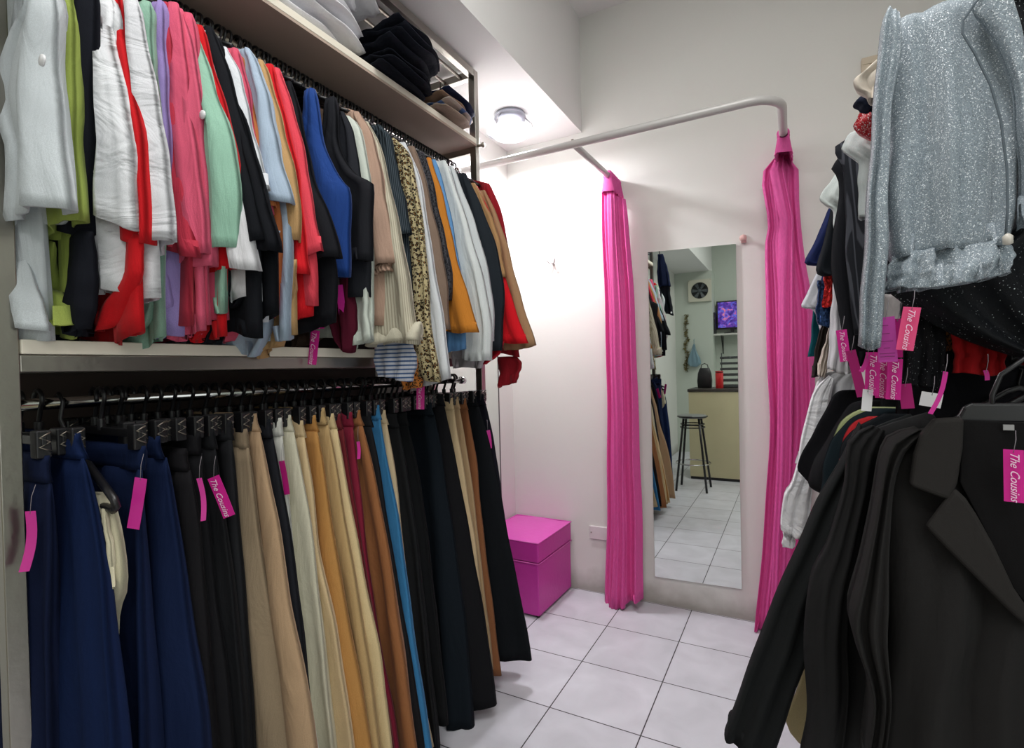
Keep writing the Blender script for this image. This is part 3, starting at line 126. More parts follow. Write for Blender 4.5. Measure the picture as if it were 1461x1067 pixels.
TAGS=[
('curved pink tag on the nearest navy trousers', (-1.117, 0.375, 0.963), 0.0139, 0.0984, 17.1, 'edge'),
('pink tag facing front between cream folds and navy trousers', (-1.035, 0.5, 1.004), 0.0213, 0.0916, 10.7, 'plain'),
('narrow pink tag seen edge on among the black trousers', (-1.045, 0.62, 0.982), 0.0098, 0.0861, -9.4, 'edge'),
('pink tag with white script on black trousers', (-1.058, 0.67, 0.975), 0.0249, 0.0895, -20.3, 'text'),
('dark pink curled tag in front of the white trousers', (-1.091, 0.85, 0.977), 0.0136, 0.0827, -7.6, 'dark'),
('pink tag hanging beneath the black blazer, upper one', (-1.127, 1.0, 1.391), 0.0246, 0.0861, -3.3, 'text'),
('pink tag hanging beside the burgundy top', (-1.083, 1.04, 1.42), 0.0191, 0.0954, -5.4, 'plain'),
('pink tag hanging over the steel shelf edge', (-1.126, 0.98, 1.297), 0.0225, 0.0918, 7.5, 'text'),
('pink tag hanging below the white shirt hem over the hangers', (-1.073, 1.36, 1.141), 0.0252, 0.0781, 2.2, 'text'),
('small pink tag on wine red trousers', (-1.095, 1.1, 1.006), 0.01, 0.05, -1.1, 'edge'),
('tiny pink tag on the trousers at the far end', (-1.082, 1.8, 0.945), 0.0225, 0.075, -16.3, 'edge'),
('pink tag with script alone left of the silver sleeve', (0.083, 1.15, 1.255), 0.017, 0.0593, -5.8, 'text'),
('pink tag showing its printed back beside the silver sleeve', (0.127, 0.98, 1.258), 0.0237, 0.0691, -2.5, 'lines'),
('darker pink tag half hidden behind the printed one', (0.148, 1.03, 1.261), 0.0123, 0.062, 0.0, 'dark'),
('coral pink tag with large script under the jacket ruffle', (0.151, 0.96, 1.272), 0.0207, 0.0638, 9.0, 'text'),
('leftmost hanging tag in the pink bunch, slanting', (0.098, 1.1, 1.204), 0.0148, 0.0835, -11.0, 'dark'),
('pink scripted tag in the middle of the bunch', (0.116, 1.05, 1.204), 0.0198, 0.0721, 2.4, 'text'),
('second scripted tag right of the middle of the bunch', (0.131, 1.06, 1.198), 0.0187, 0.0701, 2.5, 'text'),
('third scripted tag at the right of the bunch', (0.144, 1.04, 1.195), 0.0193, 0.0661, 3.5, 'text'),
('lowest pink tag hanging below the bunch', (0.161, 1.05, 1.167), 0.0171, 0.0402, -5.7, 'dark'),
('thin pink ribbon tag twisting in front of the black coat', (0.192, 1.0, 1.175), 0.0053, 0.0668, 16.5, 'edge'),
('pink tag with script at the far right on the front coat', (0.271, 0.98, 1.059), 0.0207, 0.074, 0.0, 'text'),
('small white tag under the pink bunch', (0.108, 1.05, 1.16), 0.0141, 0.0361, 4.8, 'white'),
('white tag lying on the black coat shoulder', (0.191, 1.04, 1.162), 0.0266, 0.0224, 10.3, 'white'),
('tiny curled pink ticket beside the silver cuff', (0.104, 1.04, 1.221), 0.007, 0.0279, 21.0, 'edge'),
('small purple pink tag on the far right hanger', (0.273, 1.1, 1.198), 0.0056, 0.0161, -7.1, 'edge'),
]

# ------------------------------------------------------------------ materials
def lin(c):
    return tuple(((v/255)/12.92 if v/255 <= .04045 else ((v/255+.055)/1.055)**2.4) for v in c)+(1,)
MATS = {}
def newmat(name):
    m = bpy.data.materials.new(name); m.use_nodes = True
    nt = m.node_tree; b = nt.nodes['Principled BSDF']
    return m, nt, b
def N(nt, t, **k):
    n = nt.nodes.new(t)
    for a, v in k.items():
        if a in n.inputs.keys() if hasattr(n.inputs, 'keys') else False: n.inputs[a].default_value = v
        else: setattr(n, a, v)
    return n
def plain(name, c, rough=.6, metal=0, bump=0, bscale=40, **k):
    key = (name, c, rough, metal)
    if key in MATS: return MATS[key]
    m, nt, b = newmat(name)
    tc = N(nt, 'ShaderNodeTexCoord')
    no = N(nt, 'ShaderNodeTexNoise'); no.inputs['Scale'].default_value = 6; no.inputs['Detail'].default_value = 4
    nt.links.new(tc.outputs['Object'], no.inputs['Vector'])
    mx = N(nt, 'ShaderNodeMix', data_type='RGBA'); cc = lin(c)
    mx.inputs[6].default_value = tuple(v*.93 for v in cc[:3])+(1,); mx.inputs[7].default_value = tuple(min(1, v*1.05) for v in cc[:3])+(1,)
    nt.links.new(no.outputs['Fac'], mx.inputs[0]); nt.links.new(mx.outputs[2], b.inputs['Base Color'])
    b.inputs['Roughness'].default_value = rough; b.inputs['Metallic'].default_value = metal
    if bump:
        n2 = N(nt, 'ShaderNodeTexNoise'); n2.inputs['Scale'].default_value = bscale; n2.inputs['Detail'].default_value = 5
        nt.links.new(tc.outputs['Object'], n2.inputs['Vector'])
        bp = N(nt, 'ShaderNodeBump'); bp.inputs['Strength'].default_value = bump; bp.inputs['Distance'].default_value = .01
        nt.links.new(n2.outputs['Fac'], bp.inputs['Height']); nt.links.new(bp.outputs[0], b.inputs['Normal'])
    if 'emit' in k:
        b.inputs['Emission Color'].default_value = lin(k['ecol']) if 'ecol' in k else cc
        b.inputs['Emission Strength'].default_value = k['emit']
    if 'trans' in k:
        b.inputs['Transmission Weight'].default_value = k['trans']
    MATS[key] = m
    return m
def fabric(c, pat='plain', wr=0):
    key = ('fab', c, pat, wr)
    if key in MATS: return MATS[key]
    m, nt, b = newmat('fabric_'+pat)
    L = nt.links.new
    tc = N(nt, 'ShaderNodeTexCoord'); P = tc.outputs['Object']
    cc = lin(c)
    def noise(s, d=3, dist=0):
        n = N(nt, 'ShaderNodeTexNoise'); n.inputs['Scale'].default_value = s; n.inputs['Detail'].default_value = d
        n.inputs['Distortion'].default_value = dist; L(P, n.inputs['Vector']); return n
    def mix(f, a, bb):
        x = N(nt, 'ShaderNodeMix', data_type='RGBA')
        if hasattr(f, 'links') or hasattr(f, 'is_linked'): L(f, x.inputs[0])
        else: x.inputs[0].default_value = f
        for i, v in ((6, a), (7, bb)):
            if isinstance(v, tuple): x.inputs[i].default_value = v
            else: L(v, x.inputs[i])
        return x.outputs[2]
    def ramp(src, stops, mode='LINEAR'):
        r = N(nt, 'ShaderNodeValToRGB'); r.color_ramp.interpolation = mode
        el = r.color_ramp.elements
        while len(el) < len(stops): el.new(.5)
        for e, (p, col) in zip(el, stops): e.position = p; e.color = col
        L(src, r.inputs[0]); return r.outputs[0]
    W_, K_ = (1, 1, 1, 1), (0, 0, 0, 1)
    dk = tuple(v*.82 for v in cc[:3])+(1,); lt = tuple(min(1, v*1.12) for v in cc[:3])+(1,)
    base = mix(noise(9, 3).outputs['Fac'], dk, lt)
    weave = noise(650, 1).outputs['Fac']
    base = mix(ramp(weave, [(.42, K_), (.6, W_)]), tuple(v*.9 for v in cc[:3])+(1,), base) if pat in ('plain', 'lace') else base
    rough, metal = .88, 0
    bumpsrc = weave; bs = .12
    if pat in ('glitter', 'glitter_dark'):
        v = N(nt, 'ShaderNodeTexVoronoi'); v.inputs['Scale'].default_value = 820; L(P, v.inputs['Vector'])
        th = (.84, .93) if pat == 'glitter' else (.988, .996)
        sp = N(nt, 'ShaderNodeSeparateColor'); L(v.outputs['Color'], sp.inputs[0])
        f = ramp(sp.outputs[0], [(th[0], K_), (th[1], W_)])
        hi = (.80, .84, .88, 1) if pat == 'glitter' else (.55, .6, .62, 1)
        base = mix(f, base, hi); rough = .5
        if pat == 'glitter':
            f2 = ramp(sp.outputs[1], [(.0, K_), (.35, W_)]); base = mix(f2, tuple(v*.55 for v in cc[:3])+(1,), base)
        mr = N(nt, 'ShaderNodeMath', operation='MULTIPLY'); L(f, mr.inputs[0]); mr.inputs[1].default_value = .5; L(mr.outputs[0], b.inputs['Metallic'])
        bumpsrc = v.outputs['Distance']; bs = .3
    elif pat == 'sequin':
        v = N(nt, 'ShaderNodeTexVoronoi'); v.inputs['Scale'].default_value = 220; L(P, v.inputs['Vector'])
        sp = N(nt, 'ShaderNodeSeparateColor'); L(v.outputs['Color'], sp.inputs[0])
        base = mix(sp.outputs[0], tuple(v_*.35 for v_ in cc[:3])+(1,), tuple(min(1, v_*1.7+.03) for v_ in cc[:3])+(1,)); rough = .3; metal = .5
        bumpsrc = v.outputs['Distance']; bs = .5
    elif pat in ('stripe_v', 'stripe_blue', 'rib'):
        w = N(nt, 'ShaderNodeTexWave', wave_type='BANDS', bands_direction='DIAGONAL' if pat != 'stripe_blue' else 'Z')
        mp = N(nt, 'ShaderNodeMapping'); mp.inputs['Scale'].default_value = (1, 1.6, .06) if pat != 'stripe_blue' else (.3, .3, 1)
        L(P, mp.inputs[0]); L(mp.outputs[0], w.inputs['Vector'])
        w.inputs['Scale'].default_value = {'stripe_v': 55, 'rib': 60, 'stripe_blue': 26}[pat]
        o = {'stripe_v': (.22, .17, .12, 1), 'rib': tuple(v*2.6+.02 for v in cc[:3])+(1,), 'stripe_blue': (.06, .12, .28, 1)}[pat]
        base = mix(ramp(w.outputs['Fac'], [(.55, K_), (.8, W_)]), base, o if pat != 'stripe_v' else mix(.5, base, o))
        bumpsrc = w.outputs['Fac']; bs = .25
    elif pat == 'leopard':
        n = noise(90, 2, 1.0)
        v = N(nt, 'ShaderNodeTexVoronoi'); v.inputs['Scale'].default_value = 115; v.inputs['Randomness'].default_value = .9
        L(n.outputs['Color'], N(nt, 'ShaderNodeMix').inputs[0]) if False else None
        L(P, v.inputs['Vector'])
        r = ramp(v.outputs['Distance'], [(0, lin((120, 84, 40))), (.26, lin((120, 84, 40))), (.30, lin((24, 20, 18))), (.50, lin((24, 20, 18))), (.55, cc)], 'LINEAR')
        base = mix(ramp(n.outputs['Fac'], [(.56, K_), (.6, W_)]), r, cc)
    elif pat == 'lace':
        v = N(nt, 'ShaderNodeTexVoronoi'); v.inputs['Scale'].default_value = 160; L(P, v.inputs['Vector'])
        base = mix(ramp(v.outputs['Distance'], [(.3, K_), (.6, W_)]), base, tuple(v_*3+.02 for v_ in cc[:3])+(1,))
    L(base, b.inputs['Base Color']) if not isinstance(base, tuple) else None
    b.inputs['Roughness'].default_value = rough
    if metal: b.inputs['Metallic'].default_value = metal
    b.inputs['Sheen Weight'].default_value = 0 if max(c) < 100 else .05; b.inputs['Specular IOR Level'].default_value = .12 if max(c) < 100 else .25
    bp = N(nt, 'ShaderNodeBump'); bp.inputs['Strength'].default_value = bs; bp.inputs['Distance'].default_value = .002
    L(bumpsrc, bp.inputs['Height'])
    # soft wrinkles, stretched along the hang
    mp = N(nt, 'ShaderNodeMapping'); mp.inputs['Scale'].default_value = (1, 1, .28) if not wr else (.6, .6, 1.2)
    L(P, mp.inputs[0])
    nn = N(nt, 'ShaderNodeTexNoise'); nn.inputs['Scale'].default_value = 16 if not wr else 13; nn.inputs['Detail'].default_value = 3; nn.inputs['Distortion'].default_value = 1.4
    L(mp.outputs[0], nn.inputs['Vector'])
    b2 = N(nt, 'ShaderNodeBump'); dark = max(c) < 100
    b2.inputs['Strength'].default_value = (.22 if dark else .38) if not wr else .7; b2.inputs['Distance'].default_value = .018
    L(nn.outputs['Fac'], b2.inputs['Height']); L(bp.outputs[0], b2.inputs['Normal']); L(b2.outputs[0], b.inputs['Normal'])
    MATS[key] = m
    return m
# ------------------------------------------------------------------ object helpers
def tag(o, label=None, cat=None, group=None, kind=None):
    if label: o['label'] = label
    if cat: o['category'] = cat
    if group: o['group'] = group
    if kind: o['kind'] = kind
    return o
def thing(name, loc, label, cat, group=None):
    o = bpy.data.objects.new(name, None); o.empty_display_size = .05; COL.objects.link(o); o.location = loc
    return tag(o, label, cat, group)
def mesh(name, vs, fs, mat, parent=None, smooth=True, bevel=0, sub=0):
    me = bpy.data.meshes.new(name)
    if parent is not None:
        l = parent.location
        gp = parent.parent
        off = Vector(l) + (Vector(gp.location) if gp else Vector((0, 0, 0)))
    else: off = None
    if off is None:
        # origin at base centre
        xs = [v[0] for v in vs]; ys = [v[1] for v in vs]; zs = [v[2] for v in vs]
        off2 = Vector(((min(xs)+max(xs))/2, (min(ys)+max(ys))/2, min(zs)))
    else: off2 = off
    me.from_pydata([tuple(Vector(v)-off2) for v in vs], [], fs); me.update()
    if smooth: me.polygons.foreach_set('use_smooth', [True]*len(me.polygons))
    o = bpy.data.objects.new(name, me); COL.objects.link(o)
    if parent is None: o.location = off2
    else: o.parent = parent
    if mat: me.materials.append(mat)
    if bevel:
        md = o.modifiers.new('bevel', 'BEVEL'); md.width = bevel; md.segments = 3; md.limit_method = 'ANGLE'; md.angle_limit = .6
    if sub:
        md = o.modifiers.new('sub', 'SUBSURF'); md.levels = sub; md.render_levels = sub
    return o
class MB:
    def __init__(s): s.v = []; s.f = []
    def add(s, vs, fs):
        n = len(s.v); s.v += [tuple(v) for v in vs]; s.f += [tuple(i+n for i in f) for f in fs]; return s
    def box(s, x0, x1, y0, y1, z0, z1, rot=None, c=None):
        vs = [Vector((x, y, z)) for x in (x0, x1) for y in (y0, y1) for z in (z0, z1)]
        if rot is not None:
            cc = Vector(c) if c else Vector(((x0+x1)/2, (y0+y1)/2, (z0+z1)/2)); vs = [rot @ (v-cc)+cc for v in vs]
        return s.add(vs, [(0, 1, 3, 2), (4, 6, 7, 5), (0, 4, 5, 1), (2, 3, 7, 6), (0, 2, 6, 4), (1, 5, 7, 3)])
    def tube(s, pts, r, n=12, cap=True, rad=None):
        pts = [Vector(p) for p in pts]; rings = []
        up = None
        for i, p in enumerate(pts):
            a = pts[max(i-1, 0)]; b = pts[min(i+1, len(pts)-1)]; t = (b-a).normalized()
            if up is None: up = Vector((0, 0, 1)) if abs(t.z) < .9 else Vector((1, 0, 0))
            sd = t.cross(up).normalized(); up = sd.cross(t).normalized()
            rr = rad[i] if rad else r
            rings.append([p+sd*rr*cos(2*pi*k/n)+up*rr*sin(2*pi*k/n) for k in range(n)])
        vs = [v for rg in rings for v in rg]; fs = []
        for i in range(len(rings)-1):
            for k in range(n): fs.append((i*n+k, i*n+(k+1) % n, (i+1)*n+(k+1) % n, (i+1)*n+k))
        if cap: fs.append(tuple(range(n))[::-1]); fs.append(tuple((len(rings)-1)*n+k for k in range(n)))
        return s.add(vs, fs)
    def lathe(s, prof, c, n=32, axis='z'):
        vs = []; fs = []
        for r, h in prof:
            for k in range(n):
                a = 2*pi*k/n; q = (r*cos(a), r*sin(a), h)
                if axis == 'y': q = (q[0], q[2], q[1])
                if axis == 'x': q = (q[2], q[0], q[1])
                vs.append((c[0]+q[0], c[1]+q[1], c[2]+q[2]))
        for i in range(len(prof)-1):
            for k in range(n): fs.append((i*n+k, i*n+(k+1) % n, (i+1)*n+(k+1) % n, (i+1)*n+k))
        fs.append(tuple(range(n))[::-1]); fs.append(tuple((len(prof)-1)*n+k for k in range(n)))
        return s.add(vs, fs)
    def build(s, name, mat, parent=None, smooth=False, bevel=0, sub=0):
        o = mesh(name, s.v, s.f, mat, parent, smooth, bevel, sub)
        return o
def fixn(o):
    import bmesh
    bm = bmesh.new(); bm.from_mesh(o.data); bmesh.ops.recalc_face_normals(bm, faces=bm.faces); bm.to_mesh(o.data); bm.free(); return o
def resample(P, n):
    P = [Vector(p) for p in P]
    if len(P) == 1: P = P*2
    # catmull-rom then arc length
    dense = []
    for i in range(len(P)-1):
        p0 = P[max(i-1, 0)]; p1 = P[i]; p2 = P[i+1]; p3 = P[min(i+2, len(P)-1)]
        for k in range(12):
            t = k/12
            dense.append(.5*((2*p1)+(p2-p0)*t+(2*p0-5*p1+4*p2-p3)*t*t+(3*p1-p0-3*p2+p3)*t**3))
    dense.append(P[-1])
    L = [0]
    for a, b in zip(dense, dense[1:]): L.append(L[-1]+(b-a).length)
    out = []; j = 0
    for i in range(n):
        t = L[-1]*i/(n-1)
        while j < len(L)-2 and L[j+1] < t: j += 1
        f = (t-L[j])/max(L[j+1]-L[j], 1e-9); out.append(dense[j].lerp(dense[j+1], min(1, f)))
    return out
def loft(name, Lp, Rp, Y, d, mat, parent=None, k=2, amp=.008, seed=0, dy=0, dtop=None, open_hem=True, levels=24, m=15, edge=.0025, slant=0, hemn=.004, dk=0, yb=0, pw=6):
    """cloth panel hanging in the plane y=Y between two edge lines (x,z), with thickness and folds"""
    rnd = random.Random(seed*77+5); ph = [rnd.uniform(0, 6.3) for _ in range(6)]
    A = resample([(a, b, 0) for a, b in Lp], levels); B = resample([(a, b, 0) for a, b in Rp], levels)
    dtop = d*.6 if dtop is None else dtop
    rings = []
    def ring(t, a, b, sc=1, dz=0):
        dd = (dtop+(d-dtop)*min(1, t*1.6))*.5*sc
        if t < .04: dd *= .55+t*11
        am = amp*(.25+.75*min(1, t*1.5))
        pts = []
        for side in (0, 1):
            for i in range(m):
                s = i/(m-1); s = .5-.5*cos(pi*s)*(1 if side == 0 else 1)
                if side: s = 1-s
                th = dd*max(0, 1-abs(2*s-1)**pw)**.5
                x = a.x+(b.x-a.x)*s; z = a.y+(b.y-a.y)*s
                fo = am*(sin(2*pi*k*s+ph[0]+1.3*t)+.45*sin(2*pi*2.3*k*s+ph[1]-2*t))
                y = Y+dy+yb*t+fo+(th if side else -th)*(1+.22*sin(2*pi*1.7*k*s+ph[2]+t*2+side))
                xc = (a.x+b.x)/2
                x = xc+(x-xc)*(1-(1-sc)*.5)
                x += edge*sin(9*t+ph[3]+3*s)+edge*.6*sin(23*t+ph[4])
                z += dz+slant*(s-.5)*t+hemn*t*(sin(5*s+ph[5])+1.2*(side-.5)*sin(pi*s))
                pts.append((x, y, z))
        return pts
    for i in range(levels): rings.append(ring(i/(levels-1), A[i], B[i]))
    if open_hem:
        rings.append(ring(1, A[-1], B[-1], .82)); rings.append(ring(1, A[-1], B[-1], .7, .035))
    n = 2*m; vs = [p for r in rings for p in r]; fs = []
    for i in range(len(rings)-1):
        for q in range(n): fs.append((i*n+q, i*n+(q+1) % n, (i+1)*n+(q+1) % n, (i+1)*n+q))
    for q in range(m-1):
        fs.append((q+1, q, n-1-q, n-2-q))
        l = (len(rings)-1)*n; fs.append((l+q, l+q+1, l+n-2-q, l+n-1-q))
    return mesh(name, vs, fs, mat, parent, True)
def prism(name, poly, Y, th, mat, parent=None, bevel=.003, tilt=0):
    n = len(poly); v = [(x, Y+tilt*x, z) for x, z in poly]+[(x, Y+th+tilt*x, z) for x, z in poly]
    f = [tuple(range(n))[::-1], tuple(range(n, 2*n))]+[(i, (i+1) % n, n+(i+1) % n, n+i) for i in range(n)]
    return fixn(mesh(name, v, f, mat, parent, False, bevel))
def struct(o, name=None):
    o['kind'] = 'structure'; return o
def text(name, s, size, mat, parent, M, shear=0, ext=.0004):
    c = bpy.data.curves.new(name, 'FONT'); c.body = s; c.size = size; c.shear = shear; c.extrude = ext; c.align_x = 'CENTER'; c.align_y = 'CENTER'; c.resolution_u = 3
    t = bpy.data.objects.new('t', c); COL.objects.link(t)
    bpy.context.view_layer.update()
    me = bpy.data.meshes.new_from_object(t.evaluated_get(bpy.context.evaluated_depsgraph_get()))
    bpy.data.objects.remove(t); me.materials.clear(); me.materials.append(mat)
    me.transform(M); o = bpy.data.objects.new(name, me); COL.objects.link(o); o.parent = parent
    return o
# ------------------------------------------------------------------ room
def wallmat(name, c, dirt=True):
    m, nt, b = newmat(name); L = nt.links.new
    g = N(nt, 'ShaderNodeNewGeometry'); sx = N(nt, 'ShaderNodeSeparateXYZ'); L(g.outputs['Position'], sx.inputs[0])
    no = N(nt, 'ShaderNodeTexNoise'); no.inputs['Scale'].default_value = 2.2; no.inputs['Detail'].default_value = 6; L(g.outputs['Position'], no.inputs['Vector'])
    mx = N(nt, 'ShaderNodeMix', data_type='RGBA'); cc = lin(c)
    mx.inputs[6].default_value = tuple(v*.95 for v in cc[:3])+(1,); mx.inputs[7].default_value = cc
    L(no.outputs['Fac'], mx.inputs[0]); out = mx.outputs[2]
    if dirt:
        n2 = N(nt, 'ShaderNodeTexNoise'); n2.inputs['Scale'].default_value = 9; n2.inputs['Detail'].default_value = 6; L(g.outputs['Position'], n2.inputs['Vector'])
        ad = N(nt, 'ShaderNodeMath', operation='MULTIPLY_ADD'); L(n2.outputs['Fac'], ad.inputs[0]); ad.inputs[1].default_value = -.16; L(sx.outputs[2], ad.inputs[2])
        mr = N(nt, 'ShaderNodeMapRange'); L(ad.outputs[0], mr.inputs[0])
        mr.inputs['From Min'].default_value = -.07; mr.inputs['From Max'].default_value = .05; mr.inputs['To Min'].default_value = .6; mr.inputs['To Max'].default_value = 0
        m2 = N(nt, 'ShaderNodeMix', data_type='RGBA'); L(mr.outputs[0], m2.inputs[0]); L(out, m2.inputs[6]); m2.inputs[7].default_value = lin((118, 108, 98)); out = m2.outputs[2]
    L(out, b.inputs['Base Color']); b.inputs['Roughness'].default_value = .75
    n3 = N(nt, 'ShaderNodeTexNoise'); n3.inputs['Scale'].default_value = 26; n3.inputs['Detail'].default_value = 5; L(g.outputs['Position'], n3.inputs['Vector'])
    bp = N(nt, 'ShaderNodeBump'); bp.inputs['Strength'].default_value = .12; bp.inputs['Distance'].default_value = .006; L(n3.outputs['Fac'], bp.inputs['Height']); L(bp.outputs[0], b.inputs['Normal'])
    return m
def tilemat():
    m, nt, b = newmat('floor_tiles'); L = nt.links.new
    g = N(nt, 'ShaderNodeNewGeometry'); mp = N(nt, 'ShaderNodeMapping'); mp.inputs['Location'].default_value = (.7961+3.3, 3.3-1.7038, 0)
    L(g.outputs['Position'], mp.inputs[0])
    br = N(nt, 'ShaderNodeTexBrick'); br.offset = 0; br.squash = 1
    for a, v in (('Scale', 1), ('Brick Width', .33), ('Row Height', .33), ('Mortar Size', .0022), ('Mortar Smooth', .1), ('Bias', 0)): br.inputs[a].default_value = v
    br.inputs['Color1'].default_value = lin((214, 214, 222)); br.inputs['Color2'].default_value = lin((207, 207, 215)); br.inputs['Mortar'].default_value = lin((52, 50, 54))
    L(mp.outputs[0], br.inputs['Vector'])
    no = N(nt, 'ShaderNodeTexNoise'); no.inputs['Scale'].default_value = 7; no.inputs['Detail'].default_value = 8; no.inputs['Distortion'].default_value = .6; L(g.outputs['Position'], no.inputs['Vector'])
    rp = N(nt, 'ShaderNodeMapRange'); L(no.outputs['Fac'], rp.inputs[0]); rp.inputs['From Min'].default_value = .3; rp.inputs['From Max'].default_value = .75; rp.inputs['To Min'].default_value = .86; rp.inputs['To Max'].default_value = 1.04
    vm = N(nt, 'ShaderNodeVectorMath', operation='SCALE'); L(br.outputs['Color'], vm.inputs[0]); L(rp.outputs[0], vm.inputs['Scale']); L(vm.outputs[0], b.inputs['Base Color'])
    b.inputs['Roughness'].default_value = .38; b.inputs['Specular IOR Level'].default_value = .4
    return m
WALL = wallmat('wall_paint', (224, 224, 219)); WALL2 = wallmat('rear_wall_paint', (196, 204, 194), False); CEIL = wallmat('ceiling_paint', (228, 228, 226), False)
LW, RW, YB, YR, HC = -1.45, .58, 2.70, -2.5, 3.11
def bx(name, a, mat, parent=None, bevel=0): return MB().box(*a).build(name, mat, parent, False, bevel)
struct(bx('floor', (LW-.1, 2.2, YR-.1, YB+.1, -.1, 0), tilemat()))
struct(bx('wall_back', (LW-.1, RW+.1, YB, YB+.1, 0, HC), WALL))
struct(bx('wall_left', (LW-.1, LW, YR-.1, YB, 0, HC), WALL))
struct(bx('wall_right', (RW, RW+.1, .95, YB, 0, HC), WALL))
struct(bx('wall_side', (2.1, 2.2, YR, .95, 0, HC), WALL2))
struct(bx('wall_return', (RW+.1, 2.2, .95, 1.05, 0, HC), WALL2))
struct(bx('wall_rear', (LW, 2.2, YR-.1, YR, 0, HC), WALL2))
struct(bx('ceiling', (LW-.1, 2.2, YR-.1, YB+.1, HC, HC+.1), CEIL))
struct(bx('trim_soffit', (LW, -.986, YR, YB, 2.495, HC), CEIL))
struct(bx('trim_pier', (LW, -.955, YR, -2.2, 0, 2.495), WALL2))
# ------------------------------------------------------------------ steel rack on the left
STEEL = plain('brushed_steel', (170, 166, 158), .28, 1, .05, 60)
STEEL2 = plain('dull_steel', (150, 142, 132), .35, .9)
CHROME = plain('chrome', (200, 200, 200), .14, 1)
BLK = plain('black_plastic', (22, 22, 25), .35)
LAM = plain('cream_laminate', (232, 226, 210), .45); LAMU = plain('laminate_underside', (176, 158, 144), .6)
X0, X1, Y0, Y1 = -1.44, -1.15, .355, 1.90
rack = thing('clothes_rack', (-1.295, 1.13, 0), 'tall stainless steel clothes rack with two cream shelves along the left wall', 'rack')
for px in (X0, X1-.03):
    for py in (Y0, Y1-.03):
        bx('post', (px, px+.03, py, py+.03, 0, 2.48), STEEL, rack, .002)
for z0, nm in ((2.45, 'top_bar'), (1.242, 'shelf_bar'), (2.135, 'shelf_bar')):
    for px in ((X0, X1-.03) if z0 != 2.135 else (X0,)):
        bx(nm, (px+.001, px+.029, Y0+.03, Y1-.03, z0, z0+.03 if z0 > 1.3 else 1.272), STEEL, rack, .002)
    for py in (Y0, Y1-.03):
        bx(nm, (X0+.03, X1-.03, py+.001, py+.029, z0, z0+.03), STEEL, rack, .002)
bd = MB().box(X0+.002, X1+.004, Y0+.031, Y1-.031, 1.273, 1.298).build('shelf_board', LAM, rack, False, .002)
bd = MB().box(X0+.002, X1+.004, Y0+.031, Y1-.031, 2.166, 2.188).build('shelf_board', LAM, rack, False, .002)
bx('back_panel', (X0-.006, X0-.001, Y0, 1.55, .02, 2.44), plain('dark_brown_shade', (66, 54, 48), .6), rack)  # added dark sheet, its colour stands in for shade on the wall behind
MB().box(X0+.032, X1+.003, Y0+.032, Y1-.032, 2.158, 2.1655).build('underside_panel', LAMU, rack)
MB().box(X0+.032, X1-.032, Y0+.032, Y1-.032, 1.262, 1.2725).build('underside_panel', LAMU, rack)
for px in (-1.22, -1.30, -1.38):
    MB().tube([(px, Y0+.02, 2.462), (px, Y1-.02, 2.462)], .007).build('slat', STEEL2, rack, True)
for z, nm in ((2.095, 'hanging_rail'), (1.182, 'hanging_rail')):
    r = MB().tube([(-1.28, Y0+.03, z), (-1.28, 1.925, z)], .0115, 16).build(nm, STEEL2 if z > 2 else CHROME, rack, True)
    MB().tube([(-1.28, 1.905, z), (-1.28, 1.93, z)], .016, 16).build('end_cap', CHROME, r if False else rack, True)
MB().tube([(X1, Y1-.015, 2.165), (X1+.025, Y1-.012, 2.165)], .006, 8).lathe([(.004, 0), (.011, .002), (.011, .008), (.004, .01)], (X1+.02, Y1-.012, 2.165), 8, 'x').build('bolt', STEEL2, rack, True)
hk = thing('hanging_hook', (-1.30, 1.84, 2.30), 'small steel hook with two round discs hanging from the rack top bar', 'hook')
MB().tube([(-1.30, 1.84, 2.45), (-1.30, 1.84, 2.34)], .004, 8).build('stem', STEEL2, hk, True)
for i, dx in enumerate((-.012, .02)):
    MB().lathe([(.003, 0), (.019, .002), (.019, .008), (.003, .01)], (-1.30+dx, 1.835-i*.008, 2.325-i*.006), 20, 'y').build('disc', CHROME, hk, True)
# ------------------------------------------------------------------ hangers
def hook_pts(x, y, z, tw=0):
    pts = []
    for i in range(13):
        a = pi*(1.15-1.45*i/12)
        pts.append((x+.0175*cos(a), y+tw*cos(a)*.01, z+.0175*sin(a)-.003))
    pts.append((x+.006, y, z-.03)); pts.append((x, y, z-.045)); pts.append((x, y, z-.06)); return pts
def clip_hanger_proto():
    t = thing('clip_hanger', (0, 0, 0), 'black plastic clip hanger on the lower rail', 'hanger', 'black clip hangers packed along the lower left rail')
    MB().tube(hook_pts(0, 0, 0), .0042, 8).build('hook', BLK, t, True)
    MB().box(-.155, .155, -.004, .004, -.078, -.062).tube([(0, 0, -.045), (0, 0, -.07)], .008, 8).build('bar', BLK, t, False, .002)
    for sx in (-.14, .14):
        c = MB().box(sx-.013, sx+.013, -.011, .011, -.10, -.052).build('clip', BLK, t, False, .003)
        MB().tube([(sx+.0135, -.009+.003*(j % 2), -.056-.008*j) if j % 2 else (sx+.0135, .009, -.056-.008*j) for j in range(5)], .0017, 6).build('spring', STEEL2, c, True)
    return t
def shirt_hanger_proto():
    t = thing('clothes_hanger', (0, 0, 0), 'black plastic hanger on the upper rail', 'hanger', 'black hangers packed along the upper left rail')
    MB().tube(hook_pts(0, 0, 0), .0035, 8).build('hook', BLK, t, True)
    MB().tube([(-.15, 0, -.118), (-.09, 0, -.088), (-.03, 0, -.062), (0, 0, -.055), (.03, 0, -.062), (.09, 0, -.088), (.15, 0, -.118)], .006, 8).build('shoulder_bar', BLK, t, True)
    return t
def copy_tree(o, parent=None):
    c = o.copy(); COL.objects.link(c); c.parent = parent
    for ch in list(o.children): copy_tree(ch, c)
    return c
HP = shirt_hanger_proto(); CP = clip_hanger_proto()
